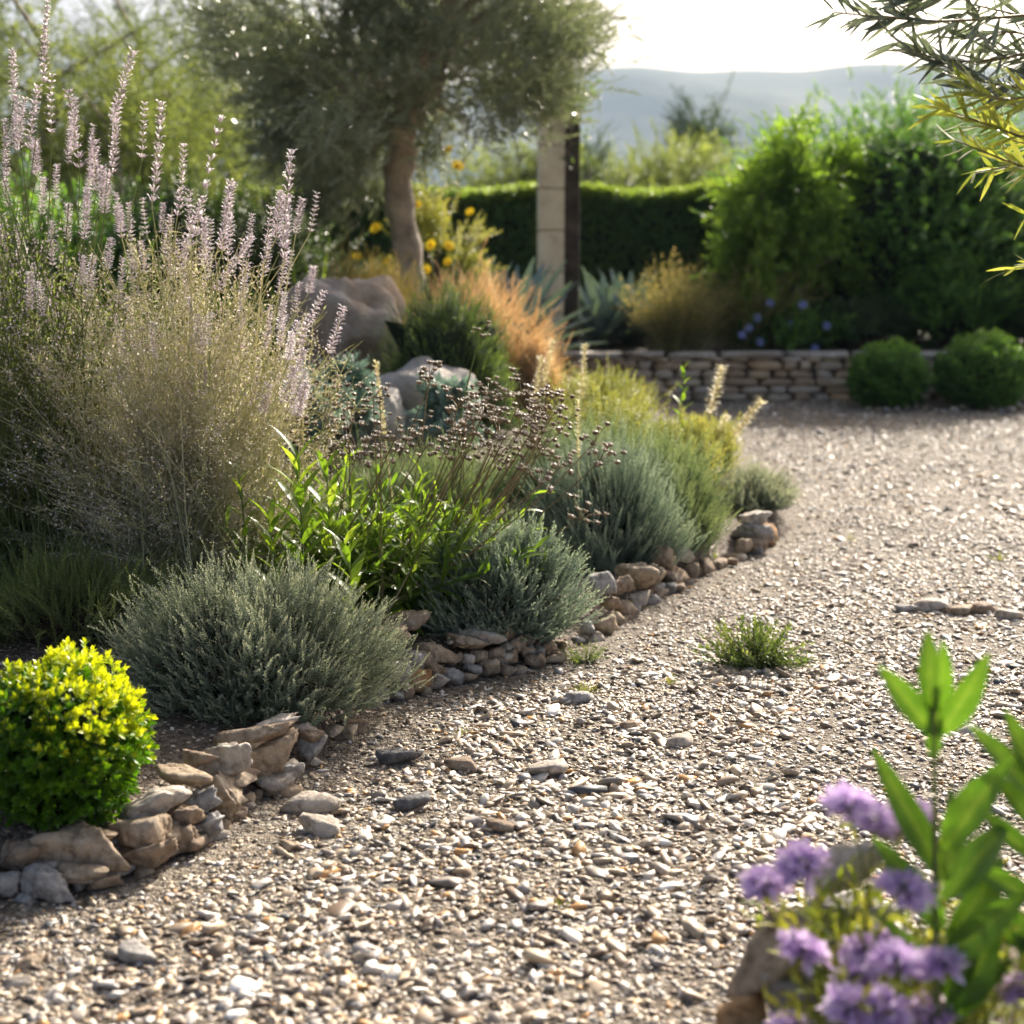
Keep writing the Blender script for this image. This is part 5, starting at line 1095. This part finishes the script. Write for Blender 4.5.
hp = np.array(hp); n = len(hp); B = np.stack([RNG.normal(.54, .05, n), RNG.normal(1.95, .05, n), np.full(n, .25)], -1); B[:, 2] = np.minimum(.25, hp[:, 2] - .12); s = np.linspace(0, 1, 7)[None, :, None]; md = B + (hp - B) * np.array([.35, .4, .7])
P = (1 - s) ** 2 * B[:, None] + 2 * s * (1 - s) * md[:, None] + s * s * hp[:, None]; G().tubes(P, np.linspace(.0025, .0015, 7), 5).build('stems', M['stem_green'], sc)
C, Tn, u = along(P, 9, .0); N = len(C); g = G(); g.inst(T_leaf(.2, .2, .1, 4), frames(unit(Tn + RNG.normal(0, .6, (N, 3))), None, RNG.uniform(.02, .045, N)), C)
sg = [shoot(12 + k, .26, .34, 60, .014, curl=.25, bend=.2) for k in range(3)]
n = 120; C = np.array([.57, 1.92, .20]) + RNG.uniform(-1, 1, (n, 3)) * np.array([.13, .12, .02]); Dn = unit(np.stack([(C[:, 0] - .57) * 3 + RNG.normal(0, .2, n), (C[:, 1] - 1.92) * 3 + RNG.normal(0, .2, n), np.ones(n)], -1)); Ls = RNG.uniform(.09, .21, n); kq = RNG.integers(0, 3, n)
for i_ in range(3): q_ = kq == i_; g.inst(sg[i_], frames_z(Dn[q_], Ls[q_]), C[q_])
g.build('leaves', M['yellowgreen'], sc, True)
# broad-leaved shoots: stems and leaves aimed by pixel at one depth
def broad(label, base_px, top_px, Y, leaves, low):
    b = at_y(*base_px, Y); b[2] = low; e = at_y(*top_px, Y); t = thing('broad_leaved_plant', label, 'plant', b, 'broad-leaved shoots in the lower right corner')
    s = np.linspace(0, 1, 8)[:, None]; P = b + (e - b) * s; G().tubes(P[None], np.linspace(.007, .003, 8), 8).build('stem', M['stem_green'], t, True)
    for (x0, y0), (x1, y1), w, dy in leaves:
        p0 = at_y(x0, y0, Y); p1 = at_y(x1, y1, Y + dy); d = p1 - p0; L = float(np.linalg.norm(d)); nrm = np.array([[random.uniform(-.4, .4), -.75, .6]])
        gl = G().inst(T_leaf(w * .84, random.uniform(.12, .34), random.uniform(.2, .45), 14), frames(d[None], nrm, np.array([L * 1.02])), p0[None]); gl.r[-1] = np.tile([0, 1, 0], 15).astype(np.float32)
        gl.build('leaf', M['broad'], t, True)
broad('tall broad-leaved shoot with a four-leaved tip standing over the gravel', (938, 1060), (934, 700), 1.78,
      [((934, 735), (883, 668), .40, .02), ((938, 735), (992, 664), .42, -.02), ((932, 715), (928, 632), .36, .03), ((936, 712), (948, 650), .36, -.03), ((934, 760), (936, 690), .3, 0),
       ((945, 880), (878, 758), .26, .03), ((945, 850), (1004, 762), .42, -.02), ((944, 900), (1008, 820), .40, .05), ((942, 930), (890, 850), .34, -.03), ((945, 880), (966, 790), .36, .04), ((944, 960), (1020, 900), .40, -.04), ((942, 990), (890, 915), .3, .04), ((946, 1010), (1010, 960), .4, 0), ((946, 940), (1012, 862), .42, .03), ((948, 1000), (975, 905), .42, .02), ((950, 1020), (1000, 930), .4, -.02)], .2)
broad('broad-leaved shoot cut by the right edge of the photo', (1030, 1060), (1040, 740), 1.82,
      [((1035, 800), (985, 728), .34, -.02), ((1038, 790), (1010, 712), .36, .02), ((1036, 830), (1000, 775), .42, 0), ((1034, 860), (985, 810), .4, .03), ((1032, 900), (985, 870), .42, -.03), ((1036, 850), (1080, 770), .4, 0), ((1032, 950), (985, 925), .42, .02), ((1034, 930), (1090, 860), .4, 0), ((1030, 990), (1012, 900), .45, 0)], .2)

# haze, the air between here and the hill
m, nt, o = mat('haze_air'); pv = nn(nt, 'ShaderNodeVolumePrincipled'); pv.inputs['Color'].default_value = (.50, .70, 1, 1); pv.inputs['Density'].default_value = .00030; pv.inputs['Anisotropy'].default_value = 0.0
nt.links.new(pv.outputs[0], o.inputs['Volume'])
HAZE = G().box((0, 1030, 133), (4700, 2240, 270)).build('haze', m, kind='stuff', label='blue haze in the air in front of the far hill', category='haze')
